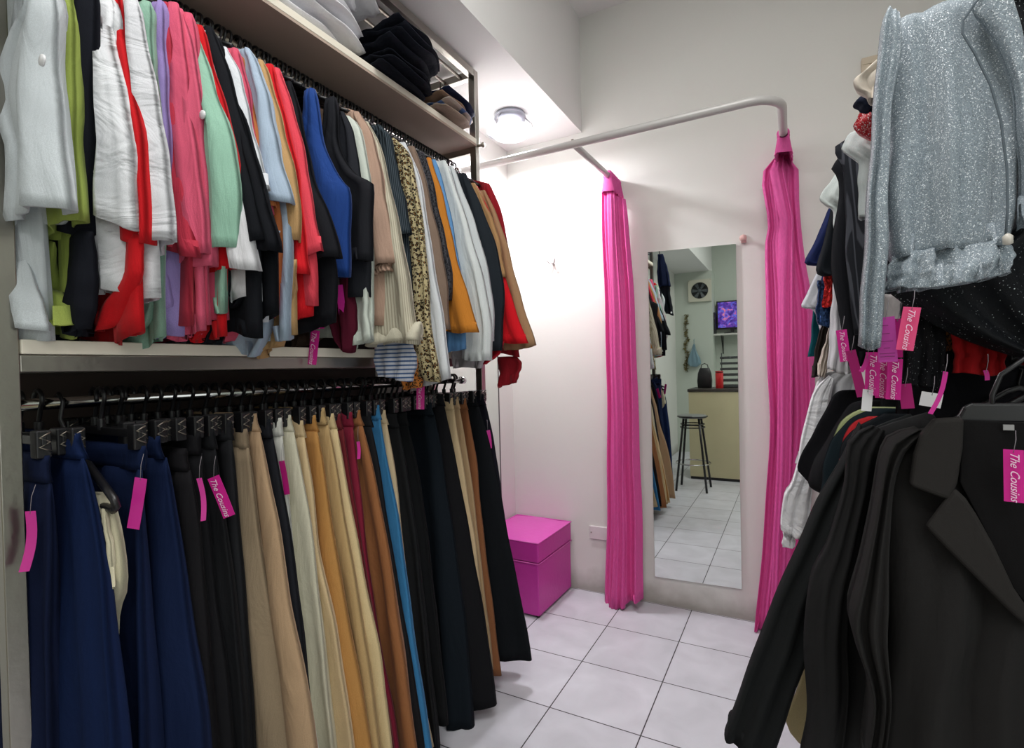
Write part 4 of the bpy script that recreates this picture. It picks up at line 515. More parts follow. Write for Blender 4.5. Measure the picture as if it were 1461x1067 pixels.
first = [True, True]
def put_hanger(i, loc, rz=0, label=None, group=None):
    p = (HP, CP)[i]
    if first[i]: first[i] = False; o = p
    else: o = copy_tree(p)
    o.location = loc; o.rotation_euler.z = rz
    if label: o['label'] = label; del o['group']
    if group: o['group'] = group
    return o
# ------------------------------------------------------------------ upper row of garments
rnd = random.Random(9)
BTN = plain('button', (236, 236, 238), .3)
for i, g in enumerate(UPPER):
    Y = g['Y']; P = g['P']; mat = fabric(g['col'], g['pat'], g.get('wr', 0)); d = g['d']
    nm = {'scarf_blouse': 'blouse'}.get(g['name'], g['name'])
    t = thing(nm, (-1.28, Y, 1.3), g['lab'], g['cat'])
    bh = max(g['bh'], 1.306); bxs = g.get('bx', 0); sleeveless = g.get('sl', 1) == 0
    xo = lambda z: next((a[0]+(b[0]-a[0])*(a[1]-z)/(a[1]-b[1]) for a, b in zip(P, P[1:]) if a[1] >= z >= b[1]), P[-1][0])
    top = P[0][1]
    if sleeveless:
        R = list(P)
        if g['name'] == 'camisole' or g['name'] == 'waistcoat':
            Lp = [(P[0][0]-.03, P[0][1]), (P[0][0]-.05, P[0][1]-.10), (-1.20, P[0][1]-.18), (-1.28, 1.68), (-1.28, 1.5), (-1.28, max(P[-1][1], 1.31))]
        loft('body', Lp, R, Y, d, mat, t, k=g.get('k', 2.5), amp=.008, seed=i, slant=-.02)
        loft('back_panel', [(-1.40, 1.80), (-1.41, 1.6), (-1.41, 1.36)], [(-1.27, 1.80), (-1.22, 1.6), (-1.22, 1.36)], Y+.006, d*.7, mat, t, k=2, amp=.006, seed=i+50)
    else:
        zs = [2.045, 2.02, 1.985, 1.93, 1.8, 1.65, 1.5, bh]
        Rb = [(-1.225, zs[0]), (-1.17, zs[1]), (P[0][0]-.01, min(zs[2], top)), (xo(1.93)-.015, 1.93)]
        for z in zs[4:]: Rb.append((xo(z)-bxs*.5-.008, z))
        Rb = [(x, z-max(0, 1.985-top)*(1 if z > 1.9 else 0)) for x, z in Rb]
        Lb = [(-1.335, Rb[0][1]), (-1.38, Rb[1][1]), (-1.415, Rb[2][1]), (-1.425, 1.92), (-1.42, 1.8), (-1.41, 1.65), (-1.41, 1.5), (-1.41, bh)]
        loft('body', Lb, Rb, Y+.004, max(.026, d*.75), mat, t, k=2.2, amp=.010+.005*(i % 3), seed=i, hemn=.02, slant=.03*((i % 3)-1))
        w = g['w']; S = list(P)
        Ls = []
        for x, z in S:
            f = min(1, max(0, (S[0][1]-z)/.35)); ww = .05+(w-.05)*f
            xx = x-ww
            if z < 1.31: xx = max(xx, -1.135)
            Ls.append((min(xx, x-.03), z))
        Ls[0] = (S[0][0]-.04, S[0][1]+.002)
        if g.get('lp'): Ls = [(-1.14, 1.985)]+list(g['lp']) if g['lp'][0][1] < 1.95 else list(g['lp'])
        sl = loft('sleeve', Ls, S, Y, d, mat, t, k=g.get('k', 1.6), amp=.004+.12*(d-.03), seed=i+200, dy=-.008-max(0, d-.05)*.3, dtop=.028, slant=g.get('slant', .018*(1 if i % 2 else -1)), edge=.003, pw=4)
        if g.get('button'):
            bxx, bz = g['button']
            MB().lathe([(.002, -.003), (.0085, -.002), (.009, .001), (.006, .002), (.002, .002)], (bxx, Y-d*.55-.012, bz), 16, 'y').build('button', BTN, t, True)
        if g.get('cuff'):
            x, z = S[-1]
            loft('cuff', [(x-.10, z+.0), (x-.085, z-.012), (x-.095, z-.03)], [(x-.005, z+.015), (x-.02, z+.002), (x-.012, z-.012)], Y, d*.8, mat, t, k=7, amp=.005, seed=i, dy=-.01, levels=8, m=30)
        if g['lab'].startswith('cream striped'):
            x, z = S[-1]
            loft('hem_band', [(x-.21, z+.035), (x-.205, z-.005)], [(x+.002, z+.055), (x+.003, z+.004)], Y, d*1.04, fabric((204, 198, 178), 'stripe_blue' if False else 'plain'), t, k=1.6, amp=.008, seed=i+200, dy=-.0145, levels=6)
    if g.get('tail'):
        cl = lambda H: [(x if zz > 1.315 else max(x, -1.14), max(zz, 1.304) if x < -1.12 else zz) for x, zz in H]
        loft('hem_tail', cl(g['tail'][0]), cl(g['tail'][1]), Y-.012, .022, mat, t, k=1.3, amp=.012, seed=i+410, levels=16, dtop=.018, hemn=.006)
    if g.get('dl'):
        loft('loose_hem', g['dl'], g['drape'], Y-.02, .03, mat, t, k=1.3, amp=.012, seed=i+300, levels=18)
    elif g.get('drape'):
        D = g['drape']
        loft('loose_hem', [(max(min(x-.09, -1.06), -1.135) if z < 1.32 else x-.13, z) for x, z in D], [(max(x, -1.10) if z < 1.32 else x, z) for x, z in D], Y-.012, .035, mat, t, k=1.6, amp=.008, seed=i+300, levels=14, slant=.03)
    put_hanger(0, (-1.28, Y+.001, 2.107), rnd.uniform(-.1, .1))
for yy in [Y0+.09+.0155*j for j in range(94)]:
    if all(abs(yy-g['Y']) > .0075 for g in UPPER): put_hanger(0, (-1.28, yy, 2.107), rnd.uniform(-.12, .12))
# ------------------------------------------------------------------ lower row of trousers
for i, g in enumerate(LOWER):
    Y = g['Y']; P = g['P']; mat = fabric(g['col'], g['pat']); d = g.get('d', .038); k = g['k']
    t = thing('trousers', (-1.28, Y, .09), g['lab'], 'trousers')
    zt = P[0][1]; hem = P[-1][1]
    xo = lambda z: next((a[0]+(b[0]-a[0])*(a[1]-z)/(a[1]-b[1]) for a, b in zip(P, P[1:]) if a[1] >= z >= b[1]), P[-1][0])
    zc = .82
    loft('waistband', [(-1.42, zt), (-1.42, zt-.02), (-1.42, zt-.045)], [(P[0][0]+.001, zt), (P[0][0]+.002, zt-.02), (xo(zt-.045)+.002, zt-.045)], Y, .024, mat, t, k=1, amp=.002, seed=i, levels=5, edge=0, hemn=0, dtop=.024, open_hem=False)
    zs = [zt-.043, zt-.10, zt-.17, zt-.25, .78, .7, .6, .5, .4, .25, hem]
    mid = [(-1.34+.10*min(1, max(0, (zt-z)/.5)), z) for z in zs]
    loft('leg', mid, [(xo(z)+.001, z) for z in zs], Y, d, mat, t, k=k*.6, amp=.006+.002*k, seed=i*3, dy=-.003, dtop=.022, edge=.002, slant=.03*(-1)**i, levels=30, m=18)
    loft('leg', [(-1.42, z) for z in zs], [(x+.012, z) for x, z in mid], Y, d*.8, mat, t, k=k*.5, amp=.006, seed=i*3+2, dtop=.020, levels=18)
    put_hanger(1, (-1.28+(P[0][0]+1.12), Y+.001, 1.194), rnd.uniform(-.04, .04))
for yy in [Y0+.075+.024*j for j in range(61)]:
    if all(abs(yy-g['Y']) > .011 for g in LOWER) and not .44 < yy < .52: put_hanger(1, (-1.285-.02*rnd.random(), yy, 1.194), rnd.uniform(-.07, .07))
CRM = fabric((206, 200, 172))
t = thing('trousers', (-1.12, .485, .3), 'cream satin trousers folded over a plain hanger between the navy pairs', 'trousers')
loft('front_fold', [(-1.20, 1.018), (-1.19, .9), (-1.17, .8), (-1.14, .63), (-1.125, .35)], [(-1.078, 1.02), (-1.053, .95), (-1.045, .86), (-1.085, .79), (-1.105, .63), (-1.10, .35)], .477, .035, CRM, t, k=2.5, amp=.007, seed=3, dtop=.03)
loft('pocket_edge', [(-1.075, 1.0), (-1.066, .93), (-1.062, .875)], [(-1.064, 1.0), (-1.048, .93), (-1.042, .865)], .464, .012, CRM, t, k=1, amp=.001, seed=3, levels=8)
h = thing('clothes_hanger', (-1.15, .49, 1.03), 'plain black hanger with rounded end holding the folded cream trousers', 'hanger')
MB().tube([(-1.36, .485, 1.06), (-1.22, .485, 1.075), (-1.17, .485, 1.068), (-1.08, .472, 1.035), (-1.042, .468, 1.018), (-1.036, .468, 1.006), (-1.05, .47, .998), (-1.2, .477, 1.012), (-1.36, .485, 1.02)], .007, 10).build('frame', BLK, h, True)
MB().tube([(-1.22, .485, 1.075), (-1.24, .485, 1.11), (-1.275, .485, 1.15), (-1.262, .485, 1.185), (-1.278, .485, 1.20), (-1.296, .485, 1.187)], .004, 8).build('hook', BLK, h, True)
# ------------------------------------------------------------------ small lower bits between the rows
def simple(name, cat, lab, col, Y, L, R, pat='plain', **o):
    t = thing(name, (L[-1][0], Y, L[-1][1]), lab, cat); o.setdefault('d', .035)
    loft('body', L, R, Y, mat=fabric(col, pat), parent=t, **o); return t
simple('blouse', 'blouse', 'blue and white striped crumpled blouse hem below the cream striped shirt', (206, 210, 222), 1.21, [(-1.12, 1.33), (-1.115, 1.27), (-1.105, 1.215)], [(-.985, 1.33), (-.975, 1.27), (-.99, 1.20)], 'stripe_blue', k=2.5, amp=.008, levels=14)
simple('blouse', 'blouse', 'orange and black leopard print hem beside the blue striped blouse', (190, 116, 50), 1.285, [(-1.075, 1.31), (-1.075, 1.25), (-1.07, 1.17)], [(-1.0, 1.31), (-1.0, 1.25), (-1.01, 1.18)], 'leopard', k=1.5, levels=12)
simple('top', 'top', 'burgundy top hanging above the shelf edge behind two pink tags', (88, 24, 44), 1.06, [(-1.14, 1.50), (-1.14, 1.42), (-1.12, 1.33), (-1.09, 1.29)], [(-1.06, 1.50), (-1.055, 1.42), (-1.06, 1.33), (-1.075, 1.285)], k=1.5, levels=14)
simple('blouse', 'blouse', 'scarlet ribbon hem under the white and scarlet sleeves at the far end', (176, 14, 34), 1.72, [(-1.13, 1.30), (-1.125, 1.27), (-1.12, 1.245)], [(-.955, 1.33), (-.97, 1.29), (-1.03, 1.25)], k=2, levels=12)
simple('blouse', 'blouse', 'pale grey blouse tail behind the white pleated blouse, over the rail end', (176, 172, 176), 1.64, [(-1.13, 1.34), (-1.13, 1.28), (-1.13, 1.235)], [(-.985, 1.34), (-.99, 1.28), (-1.0, 1.235)], k=2, levels=12)
# ------------------------------------------------------------------ folded clothes on the top shelf
def folded(lab, cat, name, col, x0, x1, y0, y1, z, th, seed, droop=0, taper=.5, pat='plain', wr=1, group=None):
    r = random.Random(seed); ph = [r.uniform(0, 6.3) for _ in range(6)]
    nx, ny = 16, 18; top = []; bot = []
    for j in range(ny):
        v = j/(ny-1)
        for i in range(nx):
            u = i/(nx-1)
            e = (max(0, 1-abs(2*u-1)**3))*(max(0, 1-abs(2*v-1)**4)**.7)
            sh = 1-taper*max(0, v-.55)**1.5*1.6
            x = x0+(x1-x0)*(1-sh*(1-u)) if False else x0+(x1-x0)*u*(1-.0*v)
            x = (x0+x1)/2+(x-(x0+x1)/2)*sh
            y = y0+(y1-y0)*v+.012*sin(5*u+ph[0])
            zz = z+.004*sin(7*v+ph[1]+3*u)+.004*sin(15*u+ph[2]+5*v)+(.003*sin(34*u+ph[4]+3*v) if wr else 0)
            if x > -1.15: zz -= droop*(x+1.15)*1.0
            hh = th*.5*(.12+.88*e)*(1+.22*sin(12*v+ph[3]+4*u)+.16*sin(23*u+ph[4]))
            top.append((x, y, zz+hh)); bot.append((x, y, zz-hh*.9))
    n = nx*ny; vs = top+bot; fs = []
    for j in range(ny-1):
        for i in range(nx-1):
            a = j*nx+i; fs.append((a, a+1, a+nx+1, a+nx)); fs.append((n+a, n+a+nx, n+a+nx+1, n+a+1))
    rim = [i for i in range(nx)]+[j*nx+nx-1 for j in range(1, ny)]+[(ny-1)*nx+i for i in range(nx-2, -1, -1)]+[j*nx for j in range(ny-2, 0, -1)]
    for a, b in zip(rim, rim[1:]+rim[:1]): fs.append((a, n+a, n+b, b))
    o = fixn(mesh(name, vs, fs, fabric(col, pat, wr), None, True)); tag(o, lab, cat, group); return o
for j in range(8):
    folded('white crumpled folded shirt, one layer of the white stack on the top shelf', 'shirt', 'folded_shirt', (244, 244, 250), -1.40+.004*(j % 3), -1.150+.013*j+.012*((j*7) % 3), .90+.02*((j*5) % 3), 1.19+.025*((j*3) % 4), 2.207+.029*j, .024, j, taper=.75, group='white folded shirts on the top shelf')
for j in range(7):
    folded('black folded garment, one layer of the black stack on the top shelf', 'shirt', 'folded_shirt', (28, 31, 40), -1.40, -1.10+.010*j+.010*((j*5) % 3), 1.265+.008*(j % 3), 1.545+.012*((j*3) % 3)-.02*(j > 5), 2.202+.0205*j, .020, 20+j, droop=.25 if j < 3 else 0, taper=.7, group='black folded garments on the top shelf')
for j in range(3):
    folded('dark navy folded garment left of the white stack on the top shelf', 'shirt', 'folded_shirt', (26, 32, 58), -1.40, -1.10, .66+.01*j, .905, 2.204+.028*j, .03, 40+j, group='navy folded garments on the top shelf')
for j, (c, lb, nm) in enumerate([((150, 132, 118), 'taupe folded top at the bottom of the last pile on the top shelf', 'plain'), ((172, 160, 150), 'pale striped folded top in the last pile on the top shelf', 'stripe_blue'), ((140, 112, 92), 'brown folded top in the last pile on the top shelf', 'plain'), ((26, 34, 60), 'navy folded top crowning the last pile on the top shelf', 'plain')]):
    folded(lb, 'top', 'top', c, -1.40, -1.10+.012*(j % 2), 1.58, 1.80+.02*(j == 3), 2.202+.021*j, .023, 60+j, pat=nm if nm != 'plain' else 'plain')
# ------------------------------------------------------------------ fitting corner : rail, curtains, light, box, mirror
PIPE = plain('painted_pipe', (196, 194, 192), .35, .1)
cr = thing('curtain_rail', (-.8, 2.115, 2.18), 'white painted pipe curtain rail bent to the back wall with one side branch', 'rail')
arc = [(-.13+.11*sin(a), 2.225-.11*cos(a), 2.18) for a in [pi/2*i/10 for i in range(11)]]
MB().tube([(LW+.001, 2.115, 2.18), (-.8, 2.115, 2.18)]+arc+[(-.02, 2.4, 2.18), (-.02, YB-.001, 2.18)], .0165, 18).build('crossbar', PIPE, cr, True)
MB().tube([(-.81, 2.115, 2.18), (-.795, YB-.001, 2.18)], .0145, 16).build('side_branch', PIPE, cr, True)
MB().lathe([(.002, 0), (.006, .001), (.006, .005), (.002, .007)], (-.815, 2.113, 2.195), 10).build('screw', STEEL2, cr, True)
MB().lathe([(.032, 0), (.032, .006), (.018, .012)], (LW, 2.115, 2.18), 20, 'x').build('wall_flange', PIPE, cr, True)
def curtmat(c):
    m, nt, b = newmat('curtain_cloth'); L = nt.links.new
    g = N(nt, 'ShaderNodeTexCoord'); mp = N(nt, 'ShaderNodeMapping'); mp.inputs['Scale'].default_value = (300, 300, 60); L(g.outputs['Object'], mp.inputs[0])
    n = N(nt, 'ShaderNodeTexNoise'); n.inputs['Scale'].default_value = 1; n.inputs['Detail'].default_value = 2; L(mp.outputs[0], n.inputs['Vector'])
    mx = N(nt, 'ShaderNodeMix', data_type='RGBA'); cc = lin(c); mx.inputs[6].default_value = tuple(v*.8 for v in cc[:3])+(1,); mx.inputs[7].default_value = tuple(min(1, v*1.15+.01) for v in cc[:3])+(1,)
    L(n.outputs['Fac'], mx.inputs[0]); L(mx.outputs[2], b.inputs['Base Color']); b.inputs['Roughness'].default_value = .65; b.inputs['Sheen Weight'].default_value = .3
    b.inputs['Sheen Tint'].default_value = lin((240, 120, 190))
    b.inputs['Subsurface Weight'].default_value = 0
    return m
PINK = curtmat((220, 78, 156))
def curtain(lab, L, R, cx, ys, Yc, k, seed):
    t = thing('curtain', (cx, Yc, .03), lab, 'curtain')
    loft('drop', L, R, Yc, .05, PINK, t, k=k, amp=.022, seed=seed, levels=34, m=46, dtop=.04, edge=.003, hemn=.012, pw=8)
    loft('drop_fold', [(a+.25*(b-a)+.0, z) for (a, z), (b, _) in zip(L, R)], [(a+.62*(b-a), z) for (a, z), (b, _) in zip(L, R)], Yc-.035, .045, PINK, t, k=k*.45, amp=.008, seed=seed+3, levels=30, m=26, dtop=.03, pw=3)
    # gathered heading wrapped over the pipe
    rings = MB(); pts = []; rad = []
    for i in range(26):
        f = i/25; pts.append((ys[2]+(ys[3]-ys[2])*f, ys[0]+(ys[1]-ys[0])*f, 2.18)); rad.append(.021+.004*sin(f*38)*(1 if i % 2 else .4))
    rings.tube(pts, .02, 20, rad=rad)
    rings.build('heading', PINK, t, True)
    v = []; f = []; n = 30
    for j in range(5):
        for i in range(n):
            q = i/(n-1); y = ys[0]+(ys[1]-ys[0])*q
            v.append((ys[2]+(ys[3]-ys[2])*q+(.014+.006*sin(i*2.3)+.004*j), y, 2.185-.022*j-.006*sin(i*1.7)*(j > 2)))
        for i in range(n):
            q = (n-1-i)/(n-1); y = ys[0]+(ys[1]-ys[0])*q
            v.append((ys[2]+(ys[3]-ys[2])*q-(.014+.006*sin(i*2.1)+.004*j), y, 2.185-.022*j-.006*sin(i*1.9)*(j > 2)))
    for j in range(4):
        for i in range(2*n): f.append((j*2*n+i, j*2*n+(i+1) % (2*n), (j+1)*2*n+(i+1) % (2*n), (j+1)*2*n+i))
    fixn(mesh('heading_skirt', v, f, PINK, t, True))
curtain('magenta pink curtain gathered against the back wall left of the tall mirror', [(-0.848, 2.128), (-0.845, 1.919), (-0.841, 1.488), (-0.85, 0.947), (-0.864, 0.365), (-0.887, 0.007)], [(-0.725, 2.06), (-0.713, 1.935), (-0.697, 1.583), (-0.685, 1.162), (-0.682, 0.67), (-0.689, 0.041)], -.78, (2.54, 2.69, -.798, -.795), 2.60, 3.1, 11)
curtain('magenta pink curtain gathered right of the tall mirror, beside the hanging clothes', [(-0.066, 2.128), (-0.077, 2.099), (-0.115, 2.069), (-0.102, 1.966), (-0.085, 1.844), (-0.097, 1.768), (-0.101, 1.595), (-0.101, 1.28), (-0.1, 0.964), (-0.118, 0.645), (-0.143, 0.323), (-0.172, 0.018)], [(0.006, 2.113), (0.035, 2.076), (0.037, 1.917), (0.052, 1.671), (0.073, 1.486), (0.082, 1.273), (0.083, 0.969), (0.067, 0.662), (0.05, 0.414), (0.034, 0.257), (0.021, 0.161), (0.012, 0.057)], -.05, (2.47, 2.69, -.02, -.02), 2.62, 3.4, 23)
lt = thing('ceiling_light', (-1.22, 2.315, 2.40), 'round ceiling light with glowing white bowl under the soffit', 'light')
MB().lathe([(.05, .095), (.075, .09), (.08, .07), (.055, .05), (.03, .045)], (-1.22, 2.315, 2.40), 36).build('base', plain('light_base', (176, 178, 190), .3, .5), lt, True)
bowl = MB().lathe([(.01, -.038), (.05, -.034), (.085, -.02), (.102, 0), (.100, .012), (.06, .03), (.02, .044)], (-1.22, 2.315, 2.405), 48).build('bowl', plain('glowing_glass', (255, 255, 255), .2, 0, emit=2.4, ecol=(250, 250, 255)), lt, True)
MB().lathe([(.112, -.004), (.118, 0), (.112, .006), (.104, .002)], (-1.22, 2.315, 2.405), 48).build('glass_rim', plain('clear_glass', (225, 230, 240), .08, 0, trans=.8), lt, True)
for a in (.4, 2.5, 4.6):
    MB().tube([(-1.22+.07*cos(a), 2.315+.07*sin(a), 2.475), (-1.22+.105*cos(a), 2.315+.105*sin(a), 2.44), (-1.22+.114*cos(a), 2.315+.114*sin(a), 2.405)], .003, 6).build('arm', CHROME, lt, True)
# storage box
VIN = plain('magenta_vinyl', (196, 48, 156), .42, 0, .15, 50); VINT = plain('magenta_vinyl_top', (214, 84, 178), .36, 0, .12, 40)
sb = thing('storage_ottoman', (-1.27, 2.48, 0), 'magenta pink vinyl storage ottoman cube in the back left corner', 'ottoman')
rz = Matrix.Rotation(math.radians(-1.5), 3, 'Z')
bc = (-1.272, 2.487, .2)
MB().box(-1.438, -1.106, 2.29, 2.685, .012, .268, rz, bc).build('body', VIN, sb, False, .006)
MB().box(-1.442, -1.102, 2.286, 2.689, .272, .372, rz, bc).build('lid', VIN, sb, False, .01)
v = []; f = []; nn = 14
for j in range(nn):
    for i in range(nn):
        u, w = i/(nn-1), j/(nn-1); b_ = (sin(pi*u)*sin(pi*w))**.5 if 0 < u < 1 and 0 < w < 1 else 0
        q = rz @ (Vector((-1.438+.332*u, 2.290+.395*w, .3725+.012*b_+.0015*sin(9*u+4*w)))-Vector(bc))+Vector(bc); v.append(tuple(q))
for j in range(nn-1):
    for i in range(nn-1): a = j*nn+i; f.append((a, a+1, a+nn+1, a+nn))
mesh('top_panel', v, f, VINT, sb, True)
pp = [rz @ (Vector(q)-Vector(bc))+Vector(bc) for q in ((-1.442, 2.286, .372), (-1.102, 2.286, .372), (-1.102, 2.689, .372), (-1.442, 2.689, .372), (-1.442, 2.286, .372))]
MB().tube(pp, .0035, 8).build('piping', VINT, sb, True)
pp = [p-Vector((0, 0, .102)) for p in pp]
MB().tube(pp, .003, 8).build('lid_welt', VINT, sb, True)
for px, py in ((-1.415, 2.31), (-1.13, 2.31), (-1.415, 2.66), (-1.13, 2.66)):
    MB().lathe([(.012, 0), (.014, .012)], (px, py, 0), 12).build('foot', BLK, sb, True)
# mirrors
MIR = plain('mirror_glass', (214, 222, 216), .015, 1)
mt, nt_, b_ = newmat('mirror_silver'); b_.inputs['Base Color'].default_value = (.80, .84, .81, 1); b_.inputs['Metallic'].default_value = 1; b_.inputs['Roughness'].default_value = .012
m1 = thing('wall_mirror', (-.435, 2.69, .147), 'tall frameless rectangular mirror on the back wall between the curtains', 'mirror')
v = [(-.643, .142), (-.233, .150), (-.229, 1.79), (-.643, 1.803)]
prism('glass', v, 2.690, .006, mt, m1, 0); prism('backing', [(x+(.002 if x < -.5 else -.002), z) for x, z in v], 2.6965, .003, plain('mirror_edge', (70, 80, 78), .4), m1, 0)
m2 = thing('side_mirror', (LW+.01, 2.2, .1), 'narrow mirror panel on the left wall behind the end of the rack', 'mirror')
bx('glass', (LW+.002, LW+.006, 1.96, 2.52, .1, 1.86), mt, m2); bx('edge_strip', (LW+.001, LW+.008, 2.52, 2.526, .1, 1.86), plain('dark_edge', (84, 78, 80), .4), m2)
HKM = plain('white_hook', (214, 210, 208), .4)
h1 = thing('wall_hook', (-1.169, 2.69, 1.82), 'small white double coat hook on the wall left of the pink curtain', 'hook')
bx('plate', (-1.178, -1.160, 2.692, 2.699, 1.80, 1.835), HKM, h1, .002)
for s_ in (-1, 1): MB().tube([(-1.169, 2.692, 1.812), (-1.169+s_*.012, 2.67, 1.806), (-1.169+s_*.024, 2.655, 1.82), (-1.169+s_*.026, 2.652, 1.838)], .004, 8).build('prong', HKM, h1, True)
h2 = thing('wall_hook', (-.195, 2.69, 1.80), 'small pinkish ceramic knob hook on the wall right of the tall mirror', 'hook')
KN = plain('pink_ceramic', (214, 176, 170), .3)
bx('plate', (-.207, -.183, 2.690, 2.699, 1.79, 1.828), KN, h2, .003)
MB().lathe([(.008, 0), (.008, -.014), (.015, -.02), (.016, -.027), (.006, -.034)], (-.195, 2.69, 1.808), 16, 'y').build('knob', KN, h2, True)
s1 = thing('socket_plate', (-.93, 2.69, .29), 'white double socket plate low on the back wall beside the left curtain', 'socket')
bx('plate', (-.993, -.86, 2.690, 2.6995, .292, .362), plain('socket_white', (224, 216, 218), .35), s1, .003)
MB().lathe([(.002, 0), (.004, -.0005), (.002, -.002)], (-.982, 2.6895, .327), 8, 'y').build('screw', STEEL2, s1, True)
fr = thing('picture_frame', (.40, 2.69, 2.05), 'pale wooden picture frame high on the back wall behind the clothes', 'picture frame')
WD = plain('pale_wood', (206, 192, 170), .5)
for a in ((.276, .56, 2.47, 2.5), (.276, .56, 2.05, 2.08), (.276, .306, 2.08, 2.47), (.53, .56, 2.08, 2.47)): bx('frame_bar', (a[0], a[1], 2.67, 2.699, a[2], a[3]), WD, fr, .003)
bx('panel', (.306, .53, 2.688, 2.698, 2.08, 2.47), plain('mount_board', (222, 214, 200), .7), fr)
# ------------------------------------------------------------------ right rack
rr = thing('clothes_rail', (.33, 1.5, 0), 'black double clothes rail along the right wall holding tops and coats', 'rack')
for yy in (1.0, 2.12):
    MB().tube([(.36, yy, 0), (.36, yy, 1.86)], .012, 12).build('post', BLK, rr, True)
    MB().tube([(.16, yy, .012), (.54, yy, .012)], .012, 12).build('foot_bar', BLK, rr, True)
for z in (1.86, 1.215): MB().tube([(.36, .98, z), (.36, 2.14, z)], .0115, 12).build('hanging_rail', CHROME, rr, True)
for i, (nm, cat, col, lab, Y, parts) in enumerate(RIGHT):
    t = thing(nm, (.3, Y, parts[0][1][-1][1]), lab, cat)
    for j, (pn, Lp, Rp, o) in enumerate(parts):
        o = dict(o); pat = o.pop('pat', 'plain'); o.pop('w', 0); o.pop('slantz', 0); o.pop('hem', 0); wr = o.pop('wr', 0); dd = o.pop('d')
        loft(pn, Lp, Rp, Y, dd, fabric(tuple(col), pat, wr), t, seed=i*5+j+900, levels=30, m=24 if pn == 'ruffle' else 18, edge=.0015, **o)
    if Y > 1.05 and nm != 'skirt':
        z = 1.87 if parts[0][1][0][1] > 1.22 else 1.225
        put_hanger(0, (.36, Y+.002, z), 0, group='black hangers on the right rail') if False else None
        hh = put_hanger(0, (.36, Y+.002, z), rnd.uniform(-.1, .1)); hh['label'] = 'black plastic hanger on the right hand rail'; hh['group'] = 'black hangers on the right hand rails'
        if z < 1.3 or 'swoop' in lab: hh.scale = (.6, 1, 1)
sj = [o for o in COL.objects if o.get('label', '').startswith('silver grey glitter jacket')][0]
MB().tube([(x, .985+.0*z, z) for x, z in [(0.248, 1.745), (0.237, 1.733), (0.225, 1.714), (0.224, 1.696), (0.237, 1.664), (0.254, 1.613), (0.264, 1.563), (0.27, 1.493), (0.27, 1.433), (0.267, 1.389)]], .0016, 8).build('lapel_piping', fabric((96, 106, 114)), sj, True)
MB().lathe([(.002, 0), (.006, .002), (.006, .012), (.002, .016)], (0.267, .975, 1.383), 10).build('button', plain('button_pearl', (206, 200, 190), .3), sj, True)
coat0 = [o for o in COL.objects if o.get('label', '').startswith('black wool coat with wide collar')][0]
WOOL = fabric((46, 44, 43)); 
prism('collar', [(0.188, 1.135), (0.224, 1.138), (0.222, 1.092), (0.215, 1.039), (0.206, 1.011), (0.157, 1.03), (0.163, 1.078), (0.172, 1.111)], 1.003, .02, WOOL, coat0, .006)
prism('lapel', [(0.211, 1.032), (0.175, 0.969), (0.207, 0.931), (0.239, 0.894), (0.269, 0.859), (0.295, 0.831), (0.296, 0.856), (0.276, 0.892), (0.255, 0.95), (0.236, 0.994), (0.224, 1.017)], 1.000, .016, WOOL, coat0, .006)
prism('inner_front', [(0.225, 1.133), (0.305, 1.131), (0.302, 0.853), (0.28, 0.884), (0.239, 0.992), (0.22, 1.038)], 1.018, .006, fabric((22, 21, 22)), coat0, .002)
prism('size_label', [(0.269, 1.128), (0.281, 1.128), (0.281, 1.12), (0.269, 1.12)], 1.011, .002, plain('label_cloth', (150, 150, 150), .6), coat0, 0)
hg = thing('clothes_hanger', (.3, 1.0, 1.1), 'black plastic hanger with broad shoulders holding the frontmost coat', 'hanger')
prism('shoulder_bar', [(0.174, 1.109), (0.197, 1.127), (0.222, 1.138), (0.228, 1.152), (0.238, 1.158), (0.303, 1.159), (0.302, 1.129), (0.265, 1.128), (0.23, 1.118), (0.193, 1.103)], 1.026, .012, BLK, hg, .004)
MB().tube([(.262, 1.03, 1.135), (.262, 1.03, 1.17), (.272, 1.03, 1.20), (.30, 1.03, 1.225), (.33, 1.03, 1.235), (.36, 1.03, 1.232), (.374, 1.03, 1.218)], .0035, 8).build('hook', BLK, hg, True)

